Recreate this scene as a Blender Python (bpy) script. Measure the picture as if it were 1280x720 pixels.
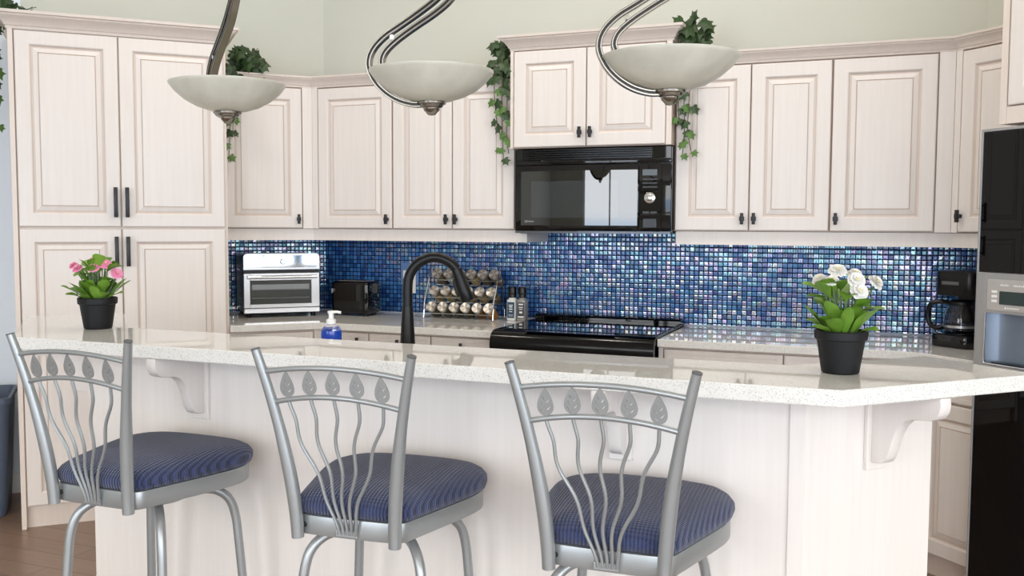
import bpy, bmesh, math, random
from mathutils import Vector, Matrix

for o in list(bpy.data.objects):
    bpy.data.objects.remove(o)
SC = bpy.context.scene
COL = SC.collection
R2 = math.sqrt(0.5)
PI = math.pi

# ------------------------------------------------------------------ camera, world, exposure
HC = 1.42
cam_d = bpy.data.cameras.new('camera')
cam = bpy.data.objects.new('camera', cam_d)
COL.objects.link(cam)
SC.camera = cam
cam_d.sensor_width = 36.0
cam_d.lens = 1190.06 / 1280 * 36.0
cam_d.clip_start = 0.05
_pi, _ro, _th = 0.0667537, 0.00425024, -0.37941684
_cp, _sp, _cr, _sr, _c, _s = math.cos(_pi), math.sin(_pi), math.cos(_ro), math.sin(_ro), math.cos(_th), math.sin(_th)
_M = Matrix(((_cr, -_sr, 0), (_sr, _cr, 0), (0, 0, 1))) @ Matrix(((1, 0, 0), (0, _cp, -_sp), (0, _sp, _cp))) \
    @ Matrix(((1, 0, 0), (0, 0, -1), (0, 1, 0))) @ Matrix(((_c, -_s, 0), (_s, _c, 0), (0, 0, 1)))
_x, _d, _f = Vector(_M[0]), Vector(_M[1]), Vector(_M[2])
cam.matrix_world = Matrix(((_x.x, -_d.x, -_f.x, 0), (_x.y, -_d.y, -_f.y, 0), (_x.z, -_d.z, -_f.z, HC), (0, 0, 0, 1)))

WORLD_STRENGTH = 5.0
SC.view_settings.view_transform = 'Standard'
SC.view_settings.look = 'None'
SC.view_settings.exposure = 0.46
SC.view_settings.gamma = 1.0
SC.view_settings.use_curve_mapping = False
SC.cycles.max_bounces = 12
SC.cycles.diffuse_bounces = 6
SC.cycles.glossy_bounces = 6
SC.cycles.transmission_bounces = 8
SC.cycles.sample_clamp_indirect = 8.0


def lin(r, g, b):
    f = lambda c: c / 12.92 if c <= 0.04045 else ((c + 0.055) / 1.055) ** 2.4
    return (f(r / 255), f(g / 255), f(b / 255), 1.0)


w = bpy.data.worlds.new('daylight')
SC.world = w
w.use_nodes = True
nt = w.node_tree
nt.nodes.clear()
_o = nt.nodes.new('ShaderNodeOutputWorld')
_b = nt.nodes.new('ShaderNodeBackground')
_tc = nt.nodes.new('ShaderNodeTexCoord')
_sx = nt.nodes.new('ShaderNodeSeparateXYZ')
_rp = nt.nodes.new('ShaderNodeValToRGB')
_mp = nt.nodes.new('ShaderNodeMapRange')
_mp.inputs['From Min'].default_value = -1
_mp.inputs['From Max'].default_value = 1
nt.links.new(_tc.outputs['Generated'], _sx.inputs[0])
nt.links.new(_sx.outputs['Z'], _mp.inputs['Value'])
nt.links.new(_mp.outputs[0], _rp.inputs[0])
nt.links.new(_rp.outputs[0], _b.inputs['Color'])
nt.links.new(_b.outputs[0], _o.inputs[0])
_e = _rp.color_ramp.elements
_e[0].position, _e[0].color = 0.0, (0.51, 0.52, 0.54, 1)
_e[1].position, _e[1].color = 1.0, (0.88, 0.93, 1.0, 1)
for p_, c_ in ((0.40, (0.60, 0.60, 0.60, 1)), (0.46, (0.48, 0.62, 0.82, 1)), (0.497, (0.50, 0.68, 0.92, 1)), (0.505, (0.92, 0.96, 1.0, 1)), (0.60, (0.97, 0.98, 1.0, 1))):
    q_ = _e.new(p_)
    q_.color = c_
_b.inputs['Strength'].default_value = WORLD_STRENGTH


def portal(name, loc, rot, sx, sy):
    d = bpy.data.lights.new(name, 'AREA')
    d.shape = 'RECTANGLE'
    d.size, d.size_y = sx, sy
    d.cycles.is_portal = True
    o = bpy.data.objects.new(name, d)
    o.location, o.rotation_euler = loc, rot
    COL.objects.link(o)


# the window openings: (wall, from, to, sill, head)
REAR_V, RIGHT_U, LEFT_U, CEIL = -3.4, 4.5, -5.6, 3.5
REAR_WIN = [(-4.0, -1.7, 0.25, 3.1), (-0.7, 2.0, 0.15, 3.1), (2.2, 4.3, 0.15, 3.1)]
RIGHT_WIN = [(-3.1, 0.35, 0.15, 3.1)]
for a, b, z0, z1 in REAR_WIN:
    portal('daylight_portal', ((a + b) / 2, REAR_V, (z0 + z1) / 2), (PI / 2, 0, 0), b - a, z1 - z0)
for a, b, z0, z1 in RIGHT_WIN:
    portal('daylight_portal', (RIGHT_U, (a + b) / 2, (z0 + z1) / 2), (PI / 2, 0, PI / 2), b - a, z1 - z0)


# unseen fill lamps added at the ceiling to brighten the kitchen side
FILL_LAMPS = [(-2.75, 3.0), (-1.9, 3.45), (-1.0, 3.45), (-0.1, 3.35)]
for u_, v_ in FILL_LAMPS:
    d = bpy.data.lights.new('fill_lamp', 'AREA')
    d.shape = 'DISK'
    d.size = 0.16
    d.energy = 6.0
    d.color = (1.0, 0.93, 0.84)
    o = bpy.data.objects.new('fill_lamp', d)
    o.location = (u_, v_, CEIL - 0.022)
    COL.objects.link(o)

# ------------------------------------------------------------------ materials
class NT:
    """tiny node helper"""
    def __init__(s, name):
        s.m = bpy.data.materials.new(name)
        s.m.use_nodes = True
        s.t = s.m.node_tree
        s.p = s.t.nodes['Principled BSDF']

    def n(s, typ, **kw):
        x = s.t.nodes.new('ShaderNode' + typ)
        for k, v in kw.items():
            setattr(x, k, v)
        return x

    def set(s, node, key, v):
        if isinstance(v, bpy.types.NodeSocket):
            s.t.links.new(v, node.inputs[key])
        else:
            node.inputs[key].default_value = v

    def math(s, op, a, b=None, c=None):
        x = s.n('Math', operation=op)
        s.set(x, 0, a)
        if b is not None:
            s.set(x, 1, b)
        if c is not None:
            s.set(x, 2, c)
        return x.outputs[0]

    def mix(s, f, a, b):
        x = s.n('Mix', data_type='RGBA')
        s.set(x, 0, f)
        s.set(x, 6, a)
        s.set(x, 7, b)
        return x.outputs[2]

    def ramp(s, f, stops, interp='LINEAR'):
        x = s.n('ValToRGB')
        x.color_ramp.interpolation = interp
        e = x.color_ramp.elements
        e[0].position, e[0].color = stops[0]
        e[1].position, e[1].color = stops[-1]
        for p, c in stops[1:-1]:
            q = e.new(p)
            q.color = c
        s.set(x, 0, f)
        return x.outputs[0]

    def coord(s, scale=(1, 1, 1), kind='Object'):
        tc = s.n('TexCoord')
        mp = s.n('Mapping')
        mp.inputs['Scale'].default_value = scale
        s.t.links.new(tc.outputs[kind], mp.inputs[0])
        return mp.outputs[0]

    def noise(s, vec, scale, detail=3, rough=0.5):
        x = s.n('TexNoise')
        s.set(x, 'Vector', vec)
        s.set(x, 'Scale', scale)
        s.set(x, 'Detail', detail)
        s.set(x, 'Roughness', rough)
        return x.outputs[0]

    def bump(s, h, strength=0.2, dist=0.01):
        x = s.n('Bump')
        s.set(x, 'Height', h)
        x.inputs['Strength'].default_value = strength
        x.inputs['Distance'].default_value = dist
        s.t.links.new(x.outputs[0], s.p.inputs['Normal'])

    def pset(s, **kw):
        for k, v in kw.items():
            s.set(s.p, k.replace('_', ' '), v)
        return s


def plain(name, col, rough=0.5, metal=0.0, var=0.06, scale=30, bump=0.0, **kw):
    t = NT(name)
    v = t.noise(t.coord(), scale, 2)
    c0 = tuple(x * (1 - var) for x in col[:3]) + (1,)
    c1 = tuple(min(1, x * (1 + var)) for x in col[:3]) + (1,)
    t.pset(Base_Color=t.mix(v, c0, c1), Roughness=rough, Metallic=metal)
    for k, q in kw.items():
        t.set(t.p, k.replace('_', ' '), q)
    if bump:
        t.bump(v, bump, 0.003)
    return t.m


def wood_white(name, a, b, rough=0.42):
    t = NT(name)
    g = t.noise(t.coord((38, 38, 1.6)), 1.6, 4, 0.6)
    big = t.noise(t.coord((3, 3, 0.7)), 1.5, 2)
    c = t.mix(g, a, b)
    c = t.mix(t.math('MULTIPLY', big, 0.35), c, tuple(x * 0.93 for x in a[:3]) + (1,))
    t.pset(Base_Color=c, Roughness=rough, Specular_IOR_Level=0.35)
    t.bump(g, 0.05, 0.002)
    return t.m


def quartz(name):
    t = NT(name)
    v = t.coord()
    vo = t.n('TexVoronoi')
    t.set(vo, 'Vector', v)
    vo.inputs['Scale'].default_value = 380
    wn = t.n('TexWhiteNoise', noise_dimensions='3D')
    t.t.links.new(vo.outputs['Position'], wn.inputs['Vector'])
    spot = t.math('MULTIPLY', t.math('LESS_THAN', vo.outputs['Distance'], 0.33), t.math('GREATER_THAN', wn.outputs['Value'], 0.66))
    dark = t.ramp(wn.outputs['Value'], [(0.66, lin(92, 90, 86)), (0.80, lin(150, 146, 138)), (1.0, lin(176, 170, 160))])
    base = t.mix(t.noise(v, 60, 2), lin(222, 221, 216), lin(231, 230, 226))
    t.pset(Base_Color=t.mix(spot, base, dark), Roughness=0.02, IOR=1.66)
    return t.m


def tile_mat(name):
    t = NT(name)
    tc = t.n('TexCoord')
    sp = t.n('SeparateXYZ')
    t.t.links.new(tc.outputs['Object'], sp.inputs[0])
    S = 0.0238
    x, z = t.math('DIVIDE', sp.outputs['X'], S), t.math('DIVIDE', sp.outputs['Z'], S)
    fx, fz = t.math('FRACT', x), t.math('FRACT', z)
    cb = t.n('CombineXYZ')
    t.set(cb, 0, t.math('FLOOR', x))
    t.set(cb, 1, t.math('FLOOR', z))
    wn = t.n('TexWhiteNoise', noise_dimensions='3D')
    t.t.links.new(cb.outputs[0], wn.inputs['Vector'])
    wc = t.n('SeparateColor')
    t.t.links.new(wn.outputs['Color'], wc.inputs[0])
    r1, r2, r3 = wc.outputs[0], wc.outputs[1], wc.outputs[2]
    ex = t.math('MINIMUM', fx, t.math('SUBTRACT', 1.0, fx))
    ez = t.math('MINIMUM', fz, t.math('SUBTRACT', 1.0, fz))
    e = t.math('MINIMUM', ex, ez)
    mk = t.n('MapRange', interpolation_type='SMOOTHSTEP')
    t.set(mk, 'Value', e)
    mk.inputs['From Min'].default_value = 0.065
    mk.inputs['From Max'].default_value = 0.115
    mask = mk.outputs[0]
    dm = t.n('MapRange', interpolation_type='SMOOTHSTEP')
    t.set(dm, 'Value', e)
    dm.inputs['From Min'].default_value = 0.05
    dm.inputs['From Max'].default_value = 0.30
    streak = t.noise(t.coord((180, 180, 180)), 1.2, 2)
    body = t.ramp(r1, [(0.0, lin(36, 76, 140)), (0.35, lin(54, 106, 176)), (0.7, lin(84, 138, 204)), (1.0, lin(62, 136, 192))])
    body = t.mix(t.math('MULTIPLY', streak, 0.5), body, lin(36, 72, 136))
    tint = t.ramp(r2, [(0.0, (1.0, 0.72, 0.95, 1)), (0.16, (0.85, 0.76, 1.0, 1)), (0.32, (0.70, 0.86, 1.0, 1)), (0.50, (0.60, 0.98, 1.0, 1)),
                       (0.66, (0.70, 1.0, 0.86, 1)), (0.78, (1.0, 0.96, 0.80, 1)), (0.9, (0.95, 0.97, 1, 1)), (1.0, (1.0, 0.76, 0.82, 1))])
    t.pset(Base_Color=t.mix(mask, lin(8, 13, 30), body), Roughness=t.math('MULTIPLY_ADD', mask, -0.45, 0.6), IOR=2.5)
    t.set(t.p, 'Specular Tint', tint)
    t.set(t.p, 'Specular IOR Level', t.math('MULTIPLY', mask, t.math('MULTIPLY_ADD', t.math('POWER', r3, 1.6), 1.0, 0.12)))
    tl = t.math('ADD', t.math('MULTIPLY', t.math('SUBTRACT', r1, 0.5), fx), t.math('MULTIPLY', t.math('SUBTRACT', r3, 0.5), fz))
    h = t.math('ADD', t.math('MULTIPLY', dm.outputs[0], 0.55), t.math('MULTIPLY', tl, 0.45))
    h = t.math('ADD', h, t.math('MULTIPLY', streak, 0.35))
    t.bump(h, 0.40, 0.0022)
    return t.m


def floor_mat():
    t = NT('floor_planks')
    br = t.n('TexBrick')
    t.set(br, 'Vector', t.coord())
    br.inputs['Scale'].default_value = 1.0
    br.inputs['Brick Width'].default_value = 1.6
    br.inputs['Row Height'].default_value = 0.13
    br.inputs['Mortar Size'].default_value = 0.002
    br.inputs['Color1'].default_value = lin(160, 132, 112)
    br.inputs['Color2'].default_value = lin(138, 112, 94)
    br.inputs['Mortar'].default_value = lin(66, 50, 42)
    g = t.noise(t.coord((2.0, 30, 1)), 2.0, 5, 0.6)
    c = t.mix(t.math('MULTIPLY', g, 0.7), br.outputs['Color'], lin(112, 90, 76))
    t.pset(Base_Color=c, Roughness=0.32)
    t.bump(g, 0.05, 0.003)
    return t.m


def fabric_mat():
    t = NT('ribbed_navy_fabric')
    tc = t.n('TexCoord')
    sp = t.n('SeparateXYZ')
    t.t.links.new(tc.outputs['Object'], sp.inputs[0])
    ax = t.math('ADD', t.math('MULTIPLY', sp.outputs['X'], 0.995), t.math('MULTIPLY', sp.outputs['Y'], 0.02))
    rib = t.math('SINE', t.math('MULTIPLY', ax, 2 * PI / 0.0085))
    row = t.math('SINE', t.math('MULTIPLY', sp.outputs['Y'], 2 * PI / 0.0075))
    rib = t.math('MULTIPLY_ADD', rib, 0.5, 0.5)
    row = t.math('MULTIPLY_ADD', row, 0.5, 0.5)
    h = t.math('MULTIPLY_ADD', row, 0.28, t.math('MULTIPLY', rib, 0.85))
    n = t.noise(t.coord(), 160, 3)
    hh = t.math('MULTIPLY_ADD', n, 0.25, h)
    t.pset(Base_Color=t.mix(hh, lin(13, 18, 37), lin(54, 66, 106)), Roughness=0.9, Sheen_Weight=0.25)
    t.bump(hh, 0.8, 0.004)
    return t.m


def alabaster():
    t = NT('alabaster_glass')
    n = t.noise(t.coord((1, 1, 1)), 14, 4, 0.6)
    t.pset(Base_Color=t.mix(n, lin(182, 181, 167), lin(218, 216, 203)), Roughness=0.28, Subsurface_Weight=0.12)
    t.p.inputs['Subsurface Radius'].default_value = (0.01, 0.01, 0.008)
    return t.m


def leaf_mat(name, a, b):
    t = NT(name)
    n = t.noise(t.coord(), 22, 3)
    t.pset(Base_Color=t.mix(n, a, b), Roughness=0.45)
    return t.m


def glassy(name, col=(1, 1, 1, 1), rough=0.02, ior=1.45):
    t = NT(name)
    n = t.noise(t.coord(), 5, 1)
    t.pset(Base_Color=t.mix(n, col, tuple(x * .98 for x in col[:3]) + (1,)), Roughness=rough, Transmission_Weight=1.0, IOR=ior)
    return t.m


def brushed(name, col, rough=0.3, aniso=(1, 1, 60)):
    t = NT(name)
    n = t.noise(t.coord(aniso), 25, 3)
    t.pset(Base_Color=t.mix(n, tuple(x * .9 for x in col[:3]) + (1,), col), Roughness=t.math('MULTIPLY_ADD', n, 0.12, rough - 0.06), Metallic=1.0)
    return t.m


M = {}
M['wood'] = wood_white('whitewashed_maple', lin(223, 215, 208), lin(237, 230, 225))
M['trimwood'] = wood_white('whitewashed_maple_moulding', lin(220, 207, 196), lin(234, 223, 214))
M['groove'] = wood_white('darkened_maple_groove', lin(206, 191, 180), lin(222, 209, 199))  # darker colour that deepens the contrast of door grooves and edges
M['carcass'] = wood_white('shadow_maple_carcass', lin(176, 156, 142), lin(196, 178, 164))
M['panelwood'] = wood_white('whitewashed_island_panel', lin(223, 216, 210), lin(236, 231, 227))
M['wall'] = plain('sage_wall_paint', lin(207, 208, 196), 0.75, var=0.015, scale=4)
M['white'] = plain('white_paint', lin(240, 240, 238), 0.6, var=0.01)
M['ceiling'] = plain('ceiling_paint', lin(242, 240, 234), 0.8, var=0.01)
M['quartz'] = quartz('white_quartz')
M['tile'] = tile_mat('iridescent_mosaic')
M['caulk'] = plain('pale_caulk', lin(190, 200, 214), 0.4)
M['floor'] = floor_mat()
M['fabric'] = fabric_mat()
M['silver'] = plain('silver_powder_coat', lin(160, 164, 165), 0.34, 0.55, var=0.04, scale=300)
M['nickel'] = brushed('brushed_nickel', lin(150, 145, 137), 0.24)
M['nickel_dark'] = plain('dark_nickel_groove', lin(62, 60, 58), 0.4, 0.8)
M['steel'] = brushed('stainless_steel', lin(196, 197, 199), 0.3)
M['chrome'] = plain('polished_steel', lin(222, 224, 226), 0.06, 1.0, var=0.02)
M['fridge_steel'] = plain('silver_fridge_panel', lin(168, 168, 168), 0.38, 0.45, var=0.03)
M['bay'] = plain('blue_grey_dispenser_bay', lin(126, 138, 154), 0.3, 0.3)
M['black_gloss'] = plain('black_gloss', lin(4, 4, 7), 0.03, 0.0, var=0.02, IOR=1.5)
M['fridge_glass'] = plain('black_fridge_glass', lin(3, 3, 4), 0.012, 0.0, var=0.02, IOR=1.33)
M['black_glass'] = plain('black_glass', lin(3, 3, 5), 0.012, 0.0, var=0.02, IOR=1.9)
M['mw_window'] = plain('grey_microwave_window', lin(40, 46, 50), 0.02, 0.0, var=0.02, IOR=1.9)
M['black_matte'] = plain('matte_black_metal', lin(9, 9, 10), 0.34, 0.0, Specular_IOR_Level=0.28)
M['black_plastic'] = plain('black_plastic', lin(8, 8, 9), 0.3, Specular_IOR_Level=0.35)
M['handle'] = plain('black_cabinet_pull', lin(38, 38, 42), 0.42, 0.2)
M['pot'] = plain('charcoal_plastic_pot', lin(17, 18, 21), 0.5, var=0.08, Specular_IOR_Level=0.3)
M['soil'] = plain('dark_soil', lin(36, 28, 22), 0.95, var=0.4, scale=120)
M['leaf'] = leaf_mat('bright_leaf', lin(66, 112, 30), lin(122, 160, 54))
M['leaf_b'] = leaf_mat('light_leaf', lin(90, 138, 40), lin(140, 178, 72))
M['stem'] = plain('grey_green_stem', lin(96, 116, 84), 0.6)
M['ivy'] = leaf_mat('ivy_leaf', lin(26, 46, 24), lin(56, 84, 38))
M['ivy_l'] = leaf_mat('young_ivy_leaf', lin(56, 92, 38), lin(94, 130, 56))
M['vine'] = plain('brown_vine', lin(92, 80, 58), 0.8)
M['petal_w'] = plain('white_petal', lin(226, 224, 218), 0.6, var=0.03)
M['petal_p'] = plain('pink_petal', lin(240, 150, 186), 0.6, var=0.18, scale=60)
M['flower_c'] = plain('yellow_flower_centre', lin(222, 214, 150), 0.7)
M['alabaster'] = alabaster()
M['plastic_w'] = plain('white_plastic', lin(238, 238, 236), 0.35)
M['clear'] = glassy('clear_plastic', (0.93, 0.95, 0.98, 1), 0.02, 1.2)
M['blue_liquid'] = plain('blue_soap', lin(26, 76, 196), 0.12)
M['bin'] = plain('slate_blue_bin_plastic', lin(74, 86, 104), 0.45)
M['label_blue'] = plain('dark_teal_label', lin(32, 66, 92), 0.5)
M['label_grey'] = plain('charcoal_label', lin(68, 68, 76), 0.5)
M['salt'] = plain('white_salt', lin(232, 232, 228), 0.5, var=0.05, scale=300)
M['display'] = plain('dark_green_lcd', lin(34, 52, 50), 0.15)
M['grey_print'] = plain('grey_print', lin(170, 174, 178), 0.4)
M['burner'] = plain('burner_ring_print', lin(58, 58, 64), 0.2)
M['vein'] = plain('dark_slot_edge', lin(120, 124, 126), 0.4, 0.5)
M['oven_glass'] = plain('smoked_oven_glass', lin(70, 74, 74), 0.06, 0.0, Specular_IOR_Level=0.8)
SP = []
for i_, c_ in enumerate([(176, 150, 104), (138, 116, 84), (120, 104, 78), (196, 172, 120), (208, 146, 52), (98, 92, 70), (230, 228, 220), (150, 110, 72)]):
    SP.append(plain('spice_%s' % ['tan', 'brown', 'umber', 'sand', 'turmeric', 'olive', 'white', 'rust'][i_], lin(*c_), 0.6, var=0.25, scale=200))


# ------------------------------------------------------------------ mesh helpers
def v3(*a):
    return Vector(a)


def merge(bm, t):
    me = bpy.data.meshes.new('tmp')
    t.to_mesh(me)
    t.free()
    bm.from_mesh(me)
    bpy.data.meshes.remove(me)


def box(bm, x0, x1, y0, y1, z0, z1, bev=0.0, seg=2):
    t = bmesh.new()
    bmesh.ops.create_cube(t, size=1)
    for v in t.verts:
        v.co = ((x0 + x1) / 2 + v.co.x * (x1 - x0), (y0 + y1) / 2 + v.co.y * (y1 - y0), (z0 + z1) / 2 + v.co.z * (z1 - z0))
    if bev:
        bmesh.ops.bevel(t, geom=t.edges[:], offset=bev, segments=seg, profile=0.5, affect='EDGES')
    merge(bm, t)
    return bm


def prism(bm, poly, z0, z1, bev=0.0, axis='z', seg=2):
    """extrude a plan polygon; axis z: (x,y); axis x: poly is (y,z) swept x0..x1; axis y: poly is (x,z)"""
    t = bmesh.new()
    f = {'z': lambda a, b, h: (a, b, h), 'x': lambda a, b, h: (h, a, b), 'y': lambda a, b, h: (a, h, b)}[axis]
    lo = [t.verts.new(f(a, b, z0)) for a, b in poly]
    hi = [t.verts.new(f(a, b, z1)) for a, b in poly]
    n = len(poly)
    t.faces.new(lo[::-1])
    t.faces.new(hi)
    for i in range(n):
        t.faces.new((lo[i], lo[(i + 1) % n], hi[(i + 1) % n], hi[i]))
    bmesh.ops.recalc_face_normals(t, faces=t.faces[:])
    if bev:
        ed = [e for e in t.edges if (e.verts[0] in hi) and (e.verts[1] in hi) or (e.verts[0] in lo and e.verts[1] in lo)]
        bmesh.ops.bevel(t, geom=ed, offset=bev, segments=seg, profile=0.5, affect='EDGES')
    merge(bm, t)
    return bm


def lathe(bm, prof, n=32, c=(0, 0), cap=True):
    t = bmesh.new()
    rings = []
    for r, z in prof:
        if r < 1e-6:
            rings.append([t.verts.new((c[0], c[1], z))])
        else:
            rings.append([t.verts.new((c[0] + r * math.cos(2 * PI * i / n), c[1] + r * math.sin(2 * PI * i / n), z)) for i in range(n)])
    for a, b in zip(rings, rings[1:]):
        if len(a) == 1 and len(b) == 1:
            continue
        for i in range(n):
            j = (i + 1) % n
            if len(a) == 1:
                t.faces.new((a[0], b[j], b[i]))
            elif len(b) == 1:
                t.faces.new((a[i], a[j], b[0]))
            else:
                t.faces.new((a[i], a[j], b[j], b[i]))
    if cap:
        for rg in (rings[0], rings[-1]):
            if len(rg) > 2:
                t.faces.new(rg)
    bmesh.ops.recalc_face_normals(t, faces=t.faces[:])
    merge(bm, t)
    return bm


def spline(pts, per=6):
    """Catmull-Rom through the points"""
    P = [Vector(p) for p in pts]
    P = [P[0] * 2 - P[1]] + P + [P[-1] * 2 - P[-2]]
    out = []
    for i in range(1, len(P) - 2):
        a, b, c, d = P[i - 1:i + 3]
        for k in range(per):
            t = k / per
            out.append(0.5 * ((2 * b) + (c - a) * t + (2 * a - 5 * b + 4 * c - d) * t * t + (3 * b - a - 3 * c + d) * t ** 3))
    out.append(P[-2])
    return out


def sweep(bm, pts, section, up=None, scale=None, cap=True, alt=()):
    """sweep a closed section [(a,b)] along pts; up: fixed normal direction for b"""
    P = [Vector(p) for p in pts]
    t = bmesh.new()
    rings = []
    nrm = None
    for i, p in enumerate(P):
        d = (P[min(i + 1, len(P) - 1)] - P[max(i - 1, 0)]).normalized()
        if up is not None:
            bdir = Vector(up)
            bdir = (bdir - d * bdir.dot(d)).normalized()
        else:
            if nrm is None:
                ref = Vector((0, 0, 1)) if abs(d.z) < 0.9 else Vector((1, 0, 0))
                nrm = d.cross(ref).normalized()
            nrm = (nrm - d * nrm.dot(d)).normalized()
            bdir = nrm
        adir = d.cross(bdir).normalized()
        k = 1.0 if scale is None else scale[i]
        rings.append([t.verts.new(p + adir * (a * k) + bdir * (b * k)) for a, b in section])
    n = len(section)
    for A, B in zip(rings, rings[1:]):
        for i in range(n):
            fc = t.faces.new((A[i], A[(i + 1) % n], B[(i + 1) % n], B[i]))
            if i in alt:
                fc.material_index = 1
    if cap:
        t.faces.new(rings[0][::-1])
        t.faces.new(rings[-1])
    bmesh.ops.recalc_face_normals(t, faces=t.faces[:])
    merge(bm, t)
    return bm


def circ(r, n=10, sx=1, sy=1):
    return [(r * sx * math.cos(2 * PI * i / n), r * sy * math.sin(2 * PI * i / n)) for i in range(n)]


def tube(bm, pts, r, n=10, scale=None):
    return sweep(bm, pts, circ(r, n), scale=scale)


def profile_run(bm, path, prof, left=True):
    """mitred moulding: plan path, profile [(out,z)] with 'out' to the right of travel"""
    t = bmesh.new()
    P = [Vector((a, b)) for a, b in path]
    rings = []
    for i, p in enumerate(P):
        d0 = (P[i] - P[i - 1]).normalized() if i else None
        d1 = (P[i + 1] - P[i]).normalized() if i < len(P) - 1 else None
        n0 = Vector((d0.y, -d0.x)) if d0 is not None else None
        n1 = Vector((d1.y, -d1.x)) if d1 is not None else None
        if n0 is None:
            m = n1
        elif n1 is None:
            m = n0
        else:
            m = (n0 + n1).normalized()
            m = m / m.dot(n0)
        rings.append([t.verts.new((p.x + m.x * o, p.y + m.y * o, z)) for o, z in prof])
    n = len(prof)
    for A, B in zip(rings, rings[1:]):
        for i in range(n):
            t.faces.new((A[i], A[(i + 1) % n], B[(i + 1) % n], B[i]))
    t.faces.new(rings[0][::-1])
    t.faces.new(rings[-1])
    bmesh.ops.recalc_face_normals(t, faces=t.faces[:])
    merge(bm, t)
    return bm


def obj(name, bm, mats, parent=None, smooth=False, loc=None, rotz=0.0):
    me = bpy.data.meshes.new(name)
    bm.to_mesh(me)
    bm.free()
    if not isinstance(mats, (list, tuple)):
        mats = [mats]
    for m in mats:
        me.materials.append(m)
    if smooth:
        me.polygons.foreach_set('use_smooth', [True] * len(me.polygons))
        try:
            me.set_sharp_from_angle(angle=math.radians(smooth if smooth is not True else 40))
        except Exception:
            pass
    o = bpy.data.objects.new(name, me)
    COL.objects.link(o)
    if parent is not None:
        o.parent = parent
    if loc is not None:
        o.location = loc
        o.rotation_euler = (0, 0, rotz)
    return o


def tag(o, label=None, cat=None, group=None, kind=None):
    if label:
        o['label'] = label
    if cat:
        o['category'] = cat
    if group:
        o['group'] = group
    if kind:
        o['kind'] = kind
    return o


def thing(name, label, cat, loc=(0, 0, 0), rotz=0.0, group=None):
    o = bpy.data.objects.new(name, None)
    o.empty_display_size = 0.05
    COL.objects.link(o)
    o.location = loc
    o.rotation_euler = (0, 0, rotz)
    return tag(o, label, cat, group)


def struct(name, bm, m, parent=None, **kw):
    o = obj(name, bm, m, parent, **kw)
    if parent is None:
        o['kind'] = 'structure'
    return o


def copy_tree(o, parent=None):
    c = o.copy()
    COL.objects.link(c)
    c.parent = parent
    for ch in list(o.children):
        copy_tree(ch, c)
    return c


def BM():
    return bmesh.new()


def PF(s, t):      # left diagonal wall frame (rotated +45) -> plan
    return ((s - t) * R2, (s + t) * R2)


def CF(a, b):      # right diagonal wall frame (rotated -45) -> plan
    return ((a + b) * R2, (b - a) * R2)


# ------------------------------------------------------------------ the room
WALL = 4.784
PT = 7.87 * R2            # left diagonal wall plane (t)
CB = 5.15 * R2            # right diagonal wall plane (b)
PBu = WALL - 7.87         # corner left diagonal / back
BCu = 5.15 - WALL         # corner back / right diagonal
pc = (BCu, WALL)
room = [(LEFT_U, REAR_V), (RIGHT_U, REAR_V), (RIGHT_U, 5.15 - RIGHT_U), (BCu, WALL), (PBu, WALL), (LEFT_U, 7.87 + LEFT_U)]
struct('floor', prism(BM(), [(LEFT_U - .1, REAR_V - .1), (RIGHT_U + .1, REAR_V - .1), (RIGHT_U + .1, 5.15 - RIGHT_U + .05), (BCu + .05, WALL + .1), (PBu - .05, WALL + .1), (LEFT_U - .1, 2.35)], -0.08, 0.0), M['floor'])
struct('ceiling', prism(BM(), [(LEFT_U - .1, REAR_V - .1), (RIGHT_U + .1, REAR_V - .1), (RIGHT_U + .1, 5.15 - RIGHT_U + .05), (BCu + .05, WALL + .1), (PBu - .05, WALL + .1), (LEFT_U - .1, 2.35)], CEIL, CEIL + 0.1), M['ceiling'])
T = 0.12
q = T * math.tan(PI / 8)
struct('wall_back', prism(BM(), [(PBu, WALL), (BCu, WALL), (BCu + q, WALL + T), (PBu - q, WALL + T)], 0, CEIL), M['wall'])
e0 = (LEFT_U, 7.87 + LEFT_U)
ps_ = PF(-.36, PT)
pt_ = PF(-.36, PT + T)
struct('wall_back_left', prism(BM(), [ps_, (PBu, WALL), (PBu - q, WALL + T), pt_], 0, CEIL), M['wall'])
struct('wall_far_left', prism(BM(), [e0, ps_, pt_, (e0[0] - T, e0[1] + .05)], 0, CEIL), plain('cool_white_wall_paint', lin(228, 235, 242), .7, var=.01))
e1 = (RIGHT_U, 5.15 - RIGHT_U)
struct('wall_back_right', prism(BM(), [(BCu, WALL), e1, (e1[0] + T, e1[1] + .05), (BCu + q, WALL + T)], 0, CEIL), M['wall'])


def window_wall(name, a0, a1, wins, along_u, pos, thick):
    bm = BM()
    def bx(a, b, z0, z1):
        if b - a < 1e-4 or z1 - z0 < 1e-4:
            return
        if along_u:
            box(bm, a, b, min(pos, pos + thick), max(pos, pos + thick), z0, z1)
        else:
            box(bm, min(pos, pos + thick), max(pos, pos + thick), a, b, z0, z1)
    cur = a0
    for a, b, z0, z1 in wins:
        bx(cur, a, 0, CEIL)
        bx(a, b, 0, z0)
        bx(a, b, z1, CEIL)
        cur = b
    bx(cur, a1, 0, CEIL)
    struct(name, bm, M['wall'])


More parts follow.
